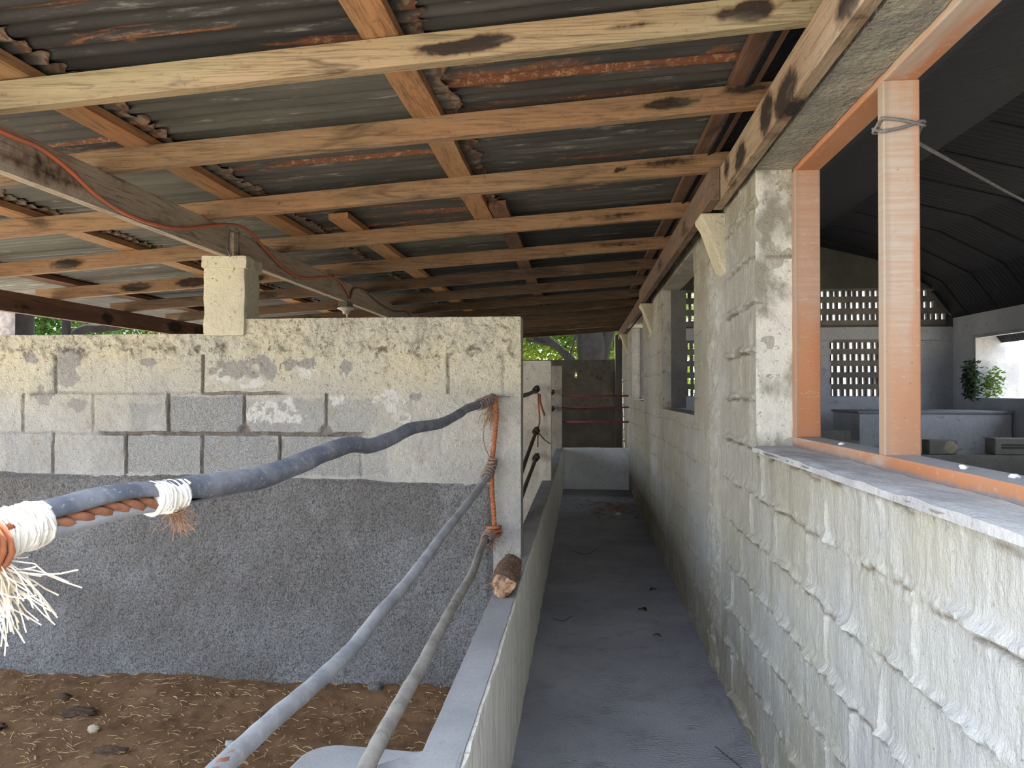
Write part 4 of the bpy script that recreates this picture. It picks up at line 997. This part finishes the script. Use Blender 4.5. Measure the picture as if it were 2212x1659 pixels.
rr = empty('red_rope', (-.43, 7.52, 1.48), 'frayed dark red rope hanging on the second pen wall', 'rope')
m = MB(); m.tube(spline([(-.425, 7.52, 1.48), (-.42, 7.515, 1.36), (-.41, 7.515, 1.22), (-.425, 7.515, 1.12), (-.43, 7.515, .95)], 6), .008, 6); m.tube(spline([(-.41, 7.52, 1.47), (-.40, 7.51, 1.38), (-.375, 7.51, 1.30), (-.36, 7.51, 1.26)], 6), .011, 6); under(m.build('strand', M['rope'], smooth=True), rr)
m = MB(); m.tube(spline([(-.43, 7.52, 1.10), (-.37, 7.52, 1.03), (-.305, 7.53, .98)], 5), .006, 6); under(m.build('loose_tail', M['hose_dark'], smooth=True), rr)

# end of the corridor : low wall, red bars, pen beyond, far wall
b = MB(); o = lumpy_box('wall_end', (-.295, 11.75, -.02), (.735, 11.87, .63), M['lowfar'], amp=.004, step=.05, seed=8); struct(o)
for z, lab in ((1.428, 'top red bar across the end of the corridor'), (1.253, 'middle red bar across the end of the corridor'), (1.027, 'lowest red bar across the end of the corridor')):
    m = MB(); m.tube([(-.31, 11.80, z), (.75, 11.80, z)], .013, 8); tag(m.build('red_bar', M['redbar'], smooth=True), lab, 'bar', 'red bars at the corridor end')
def fw_H(u, z): return (fbm(u * 8, z * 8, 640, 4, .6) - .5) * .03
def fw_keep(u, z): return ~(((np.abs(u + .10) < .02) & (np.abs(z - 1.79) < .05)) | ((np.abs(u + .10) < .012) & (np.abs(z - 1.885) < .018)))
k = NT('far_wall_plaster'); v = k.obj(rand=False)
col = k.mix(k.mr(k.noise(v, 2.5, 5), .35, .65), (.20, .19, .16), (.15, .14, .12)); col = k.mix(k.mr(k.noise(v, 12, 5, .7), .55, .7, 0, .7), col, (.05, .045, .04))
M['farwall'] = k.done(col, .9, k.bump(k.noise(v, 30, 4), .8, .01))
o = hf('wall_far', arr(-1.6, .95, .02, (-.12, -.08)), arr(-.1, 2.066, .02), lambda u, z: np.stack([u, np.full_like(u, 13.8), z], -1), fw_H, (0, -1, 0), .14, M['farwall'], fw_keep); struct(o)
b = MB(); b.box((-4.25, 13.81, -.1), (-1.59, 13.95, 2.04)); b.build('wall_rest', M['farwall'], o)
b = MB(); b.box((-1.6, 13.74, -.1), (.72, 13.79, 1.17)); b.build('dark_base', M['darkwall'], o)
b = MB(); b.box((.60, 13.70, -.1), (.72, 13.95, 2.50)); b.build('corner_pier', M['darkwall'], o, bevel=.01)

# ------------------------------------------------------------------ the barn seen through the opening
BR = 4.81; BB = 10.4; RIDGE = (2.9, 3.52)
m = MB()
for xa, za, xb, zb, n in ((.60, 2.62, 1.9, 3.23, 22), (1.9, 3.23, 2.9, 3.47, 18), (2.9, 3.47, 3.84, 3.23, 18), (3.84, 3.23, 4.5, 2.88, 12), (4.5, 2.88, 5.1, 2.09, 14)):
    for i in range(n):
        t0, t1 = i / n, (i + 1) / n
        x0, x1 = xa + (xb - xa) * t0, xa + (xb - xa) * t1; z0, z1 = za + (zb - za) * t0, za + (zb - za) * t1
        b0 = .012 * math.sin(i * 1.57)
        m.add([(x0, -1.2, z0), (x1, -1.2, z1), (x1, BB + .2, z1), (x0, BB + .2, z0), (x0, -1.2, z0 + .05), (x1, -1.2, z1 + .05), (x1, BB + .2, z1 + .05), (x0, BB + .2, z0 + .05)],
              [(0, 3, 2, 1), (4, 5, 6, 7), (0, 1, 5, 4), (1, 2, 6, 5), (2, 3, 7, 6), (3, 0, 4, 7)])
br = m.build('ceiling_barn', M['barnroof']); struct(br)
m = MB()
for i in range(14):
    y = .9 + i * .7; m.tube([(2.95, y, 3.455), (3.84, y + .01, 3.225), (4.5, y + .015, 2.875), (4.80, y + .02, 2.48)], .006, 5)
m.build('seam', M['barnroof'], br)
def barn_top(x): return 2.88 - (x - 4.5) * 1.3 if x > 4.5 else 3.23 - (x - 3.84) * .53 if x > 3.84 else 3.47 - abs(x - 2.9) * .25
m = MB()
# plain wall pieces around the lattices : z bands
def rect(m, x0, x1, z0, z1, y0=BB, y1=BB + .12): m.box((x0, y0, z0), (x1, y1, z1))
LOW = [(1.02, 1.56), (3.275, 4.17)]
rect(m, .885, BR, -.05, 1.43); rect(m, .885, 1.02, 1.43, 2.165); rect(m, 1.56, 3.275, 1.43, 2.165); rect(m, 4.17, BR, 1.43, 2.165); rect(m, .885, BR, 2.18, 2.36)
rect(m, 1.02, 1.06, 2.16, 2.18); rect(m, 1.52, 3.3, 2.16, 2.18); rect(m, 4.15, BR, 2.16, 2.18)
bw = m.build('wall_barn_back', M['barn']); struct(bw)
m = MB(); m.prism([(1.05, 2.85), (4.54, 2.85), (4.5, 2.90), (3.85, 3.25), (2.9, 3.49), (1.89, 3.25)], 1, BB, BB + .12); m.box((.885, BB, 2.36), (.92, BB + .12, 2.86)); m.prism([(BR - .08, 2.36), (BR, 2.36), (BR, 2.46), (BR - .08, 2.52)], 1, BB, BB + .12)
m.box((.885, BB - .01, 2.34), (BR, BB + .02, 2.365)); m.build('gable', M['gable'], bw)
def lattice(m, x0, x1, zrows, hole_h, beam_h, pitch, w, clip=None):
    for zi, zc in enumerate(zrows):
        lo, hi = zc - hole_h / 2, zc + hole_h / 2
        m.box((x0, BB + .005, hi), (x1, BB + .115, hi + beam_h))
        if zi == len(zrows) - 1: m.box((x0, BB + .005, lo - beam_h), (x1, BB + .115, lo))
        n = int((x1 - x0) / pitch)
        for i in range(n + 1):
            x = x0 + i * pitch + rng.uniform(-.008, .008); ww = w * rng.uniform(.8, 1.25)
            if clip and clip(x, zc): m.box((x - pitch * .6, BB + .01, lo), (x + pitch * .6, BB + .11, hi)); continue
            poly = [(x - ww / 2, BB + .02), (x - ww * .25, BB), (x + ww * .25, BB), (x + ww / 2, BB + .02), (x + ww / 2, BB + .10), (x - ww / 2, BB + .10)]
            m.prism(poly, 2, lo, hi)
    return m
m = MB()
for a, b_ in LOW: lattice(m, a, b_, [2.10, 1.945, 1.79, 1.635, 1.48], .085, .072, .0765, .034)
lattice(m, .92, BR - .02, [2.785, 2.632, 2.475], .080, .075, .0765, .034, clip=lambda x, z: z > barn_top(x) - .06)
m.build('lattice', M['brick'], bw)
m = MB(); y0, y1 = 2.2, 9.86  # window opening lengthened out of view to brighten the barn
m.box((BR, -1.2, -.05), (BR + .15, y0, 2.45)); m.box((BR, y1, -.05), (BR + .15, BB + .12, 2.45)); m.box((BR, y0, -.05), (BR + .15, y1, 1.42)); m.box((BR, y0, 2.19), (BR + .15, y1, 2.45))
bs = m.build('wall_barn_right', M['barn']); struct(bs)
m = MB(); m.box((BR - .02, y1 - .07, 1.42), (BR + .03, y1 + .0, 2.19)); m.box((BR - .01, y0, 2.15), (BR + .05, y1, 2.19)); m.box((BR + .03, y1 - .05, 1.42), (BR + .5, y1 + .08, 2.19)); m.build('reveal', M['sill'], bs)
m = MB(); m.box((.885, -1.3, -.05), (4.9, -1.2, 2.5)); m.prism([(.6, 2.62), (5.1, 2.1), (4.5, 2.9), (3.84, 3.25), (2.9, 3.49), (1.89, 3.25)], 1, -1.3, -1.2); struct(m.build('wall_barn_unseen', M['barn']))  # unseen end wall, put in to keep the barn interior dark
o = lumpy_box('wall_stall', (.885, 7.72, -.05), (BR, 7.95, .888), M['blockgrey'], amp=.006, step=.06, seed=21); struct(o)
# loose things on the stall wall
def cblock(a, b, label, mat, hollow=True):
    e = empty('concrete_block', ((a[0] + b[0]) / 2, (a[1] + b[1]) / 2, a[2]), label, 'block', 'loose blocks on the stall wall')
    m = MB(); m.box(a, b); under(m.build('body', mat, bevel=.008), e)
    if hollow:
        w = b[0] - a[0]; h = b[2] - a[2]; m = MB()
        m.box((a[0] + w * .15, a[1] - .004, a[2] + h * .38), (b[0] - w * .15, a[1] + .01, a[2] + h * .50)); m.box((a[0] + w * .15, a[1] - .004, a[2] + h * .56), (b[0] - w * .15, a[1] + .01, a[2] + h * .66)); under(m.build('groove_shade', M['gable']), e)  # dark raised strips stand for the shade inside the grooves
    return e
cblock((3.36, 7.75, .889), (3.62, 7.92, 1.025), 'dark block with a cream broken end beside the orange post', M['blockgrey'], False)
blob('broken_face', (.062, -.083, .068), (.07, .008, .062), M['pier'], 351, .2, parent=bpy.data.objects['concrete_block'], n=10)
cblock((3.96, 7.74, .889), (4.36, 7.93, 1.045), 'grooved grey concrete block on the stall wall at the right frame edge', M['blockgrey'])
lumpy = lumpy_box('sack', (2.0, 7.76, .889), (2.72, 7.94, 1.01), M['blockgrey'], amp=.012, step=.03, seed=31); tag(lumpy, 'lower rounded grey slab on the stall wall behind the jamb post', 'slab', 'rounded slabs'); lumpy.name = 'rounded_slab'
lumpy = lumpy_box('rounded_slab', (2.02, 7.77, 1.012), (2.63, 7.93, 1.115), M['blockgrey'], amp=.012, step=.03, seed=33); tag(lumpy, 'upper rounded grey slab lying on the lower one behind the jamb post', 'slab', 'rounded slabs')
m = MB(); m.box((3.14, 9.0, 0), (BR - .02, 9.9, 1.245)); tk = m.build('water_tank', M['barn'], bevel=.01); tag(tk, 'long grey concrete tank against the far barn wall', 'tank')
m = MB(); m.box((3.12, 8.98, 1.245), (BR - .02, 9.92, 1.275)); m.build('rim', M['cement'], tk, bevel=.006)

# ------------------------------------------------------------------ plants
def leaves(name, centre, size, n, mat, L, parent=None, dens=None):
    V = []; Q = []
    for i in range(n):
        while True:
            p = np.array([rng.uniform(-1, 1) for _ in range(3)])
            if p.dot(p) < 1 and (dens is None or dens(p)): break
        p = np.array(centre) + p * np.array(size)
        d = Vector((rng.gauss(0, 1), rng.gauss(0, 1), rng.gauss(-.3, .6))).normalized(); s = d.orthogonal().normalized(); s.rotate(Matrix.Rotation(rng.uniform(0, 6.28), 3, d)); l = L * rng.uniform(.6, 1.3); w = l * .22
        nrm = d.cross(s); o = len(V)
        for a, b_, c in ((0, 0, 0), (.45, 1, .06), (1, 0, -.12), (.45, -1, .06)): V.append(Vector(p) + d * l * a + s * w * b_ + nrm * l * c)
        Q.append((o, o + 1, o + 2, o + 3))
    return from_np(name, [tuple(x) for x in V], np.array(Q), mat, parent, smooth=False)
def tree(loc, trunk, crown, mats, label, n=5000, L=.16, group='trees behind the shed'):
    e = empty('tree', loc, label, 'tree', group)
    m = MB()
    for path, r in trunk[:1]: s = spline(path, 6); m.tube(s, lerpl(r, len(s)), 14)
    under(m.build('trunk', mats[0], smooth=True), e)
    for path, r in trunk[1:]:
        m = MB(); s = spline(path, 6); m.tube(s, lerpl(r, len(s)), 9); under(m.build('branch', mats[0], smooth=True), e)
    for c, sz, nn_, mt in crown: under(leaves('foliage', c, sz, nn_, mt, L), e)
    return e
# far end: forked dark trunk with a low branch
tree((.28, 17.5, -.14), [([(.20, 17.5, -.2), (.22, 17.5, 1.), (.24, 17.5, 2.1), (.22, 17.5, 2.6), (.10, 17.6, 4.)], [.34, .32, .30, .34, .2]),
      ([(.42, 17.5, 2.0), (.55, 17.5, 2.6), (.70, 17.5, 3.1), (.9, 17.5, 4.2)], [.16, .14, .12, .1]),
      ([(-.05, 17.4, 2.0), (-.55, 17.3, 2.5), (-1.1, 17.2, 2.9), (-1.9, 17.1, 3.2)], [.10, .085, .07, .05]),
      ([(-.55, 17.3, 2.52), (-1.0, 17.3, 2.62), (-1.25, 17.3, 2.66)], [.05, .04, .03]),
      ([(-.62, 17.3, 2.58), (-1.1, 17.3, 2.72), (-1.45, 17.3, 2.70), (-2.0, 17.3, 2.2)], [.045, .04, .04, .035]),
      ([(-1.0, 17.2, 2.72), (-1.3, 17.2, 2.78)], [.02, .015]),
      ([(-.1, 17.3, 2.9), (-.2, 17.2, 2.5), (-.3, 17.2, 2.2)], [.03, .025, .015])],
     [((-1.2, 20.0, 3.2), (3.6, 1.8, 2.2), 24000, M['leaf']), ((1.8, 19.5, 3.0), (2.2, 1.6, 2.0), 8000, M['leaf']), ((-1., 18.5, 3.6), (2.5, 1., 1.1), 3000, M['leaf2'])], (M['bark'],), 'dark forked tree behind the far wall at the corridor end')
# left: trees outside the eave
tree((-9.75, 12.17, -.14), [([(-9.80, 12.17, -.2), (-9.78, 12.17, 1.5), (-9.75, 12.17, 3.), (-9.8, 12.2, 5.)], [.15, .13, .12, .10])], [((-9.7, 12.4, 5.0), (1.6, 1.2, .7), 1500, M['leaf2'])], (M['bark_sunlit'],), 'pale trunk added for the sunlit side of the thick dark trunk, left edge')  # extra trunk; sunlight on the thick trunk put into its pale colour
tree((-10.2, 12.9, -.14), [([(-10.25, 12.9, -.2), (-10.22, 12.9, 1.5), (-10.18, 12.9, 3.), (-10.1, 13., 5.)], [.40, .35, .31, .25])], [((-13.5, 16.6, 3.0), (2.2, 1.2, 2.6), 9000, M['leaf2'])], (M['bark'],), 'thick dark tree trunk right behind the pale trunk at the left edge')
tree((-9.08, 12.72, -.14), [([(-9.12, 12.72, -.2), (-9.10, 12.72, 1.5), (-9.06, 12.72, 2.7), (-9.1, 12.72, 4.5)], [.11, .09, .07, .06])], [((-11.4, 17.2, 3.0), (2.4, 1.4, 2.5), 12000, M['leaf2'])], (M['bark'],), 'thin dark tree trunk, second from the left edge below the eave beam')
tree((-8.75, 12.75, -.14), [([(-9.0, 12.74, -.2), (-9.0, 12.74, 1.6), (-8.93, 12.74, 2.42), (-8.72, 12.75, 2.60), (-8.3, 12.79, 2.74), (-8.25, 12.79, 4.)], [.16, .13, .09, .08, .075, .06]),
      ([(-8.6, 12.76, 2.62), (-8.2, 12.8, 2.62), (-7.9, 12.82, 2.74), (-7.2, 12.9, 3.1)], [.06, .055, .05, .04])],
     [((-9.4, 19.5, 3.2), (2.6, 1.4, 2.6), 12000, M['leaf'])], (M['bark'],), 'leaning forked dark tree left of the pier below the eave beam')
tree((10.5, 15.5, -.14), [([(10.5, 15.5, -.2), (10.5, 15.5, 2.), (10.4, 15.5, 4.5)], [.2, .18, .12])], [((9.6, 14.6, 4.2), (3., 1.5, .9), 1500, M['leaf'])], (M['bark'],), 'leafy tree outside the bright barn window')
vn = empty('vine', (BR - .03, 9.8, 1.42), 'green vine growing on the jamb of the bright barn window', 'vine')
under(leaves('foliage', (BR - .06, 9.82, 1.64), (.07, .20, .27), 420, M['vine'], .06), vn)
under(leaves('foliage', (BR + .15, 9.72, 1.60), (.12, .08, .22), 260, M['leaf2'], .055), vn)
m = MB(); m.tube(spline([(BR - .05, 9.84, 1.42), (BR - .06, 9.85, 1.65), (BR - .03, 9.80, 1.9)], 5), .006, 5); under(m.build('stem', M['bark']), vn)
blob('boulder', (7.6, 12.3, .55), (.75, .75, .95), M['whiterock'], 360, .12, 'pale grey boulder outside the bright barn window', 'rock')

# ------------------------------------------------------------------ light and camera
W = bpy.data.worlds.new('World'); SC.world = W; W.use_nodes = True
bg = W.node_tree.nodes['Background']; bg.inputs[0].default_value = (.80, .90, 1.06, 1); bg.inputs[1].default_value = 1.25
sun = bpy.data.lights.new('sun', 'SUN'); sun.energy = 6.5; sun.angle = .009; sun.color = (1., .95, .86)
so = bpy.data.objects.new('sun', sun); COL.objects.link(so)
az, el = math.radians(122), math.radians(62)       # from the left, a little ahead
sd = Vector((math.cos(az) * math.cos(el), math.sin(az) * math.cos(el), math.sin(el)))
so.location = (-6, 4, 12); so.rotation_euler = (-sd).to_track_quat('-Z', 'Y').to_euler()
cam = bpy.data.cameras.new('camera'); cam.sensor_width = 36.; cam.lens = 1650 / 2212 * 36; cam.clip_start = .02; cam.clip_end = 300
co = bpy.data.objects.new('camera', cam); COL.objects.link(co); co.location = (0, 0, 1.5)
co.rotation_euler = (math.pi / 2 + math.atan(15.5 / math.hypot(1650, 150)), 0, math.atan(150 / 1650))
SC.camera = co
vs_ = SC.view_settings; vs_.view_transform = 'Standard'; vs_.look = 'None'; vs_.gamma = 1; vs_.use_curve_mapping = False; vs_.exposure = 1.85
SC.cycles.max_bounces = 10; SC.cycles.diffuse_bounces = 7; SC.cycles.sample_clamp_indirect = 8
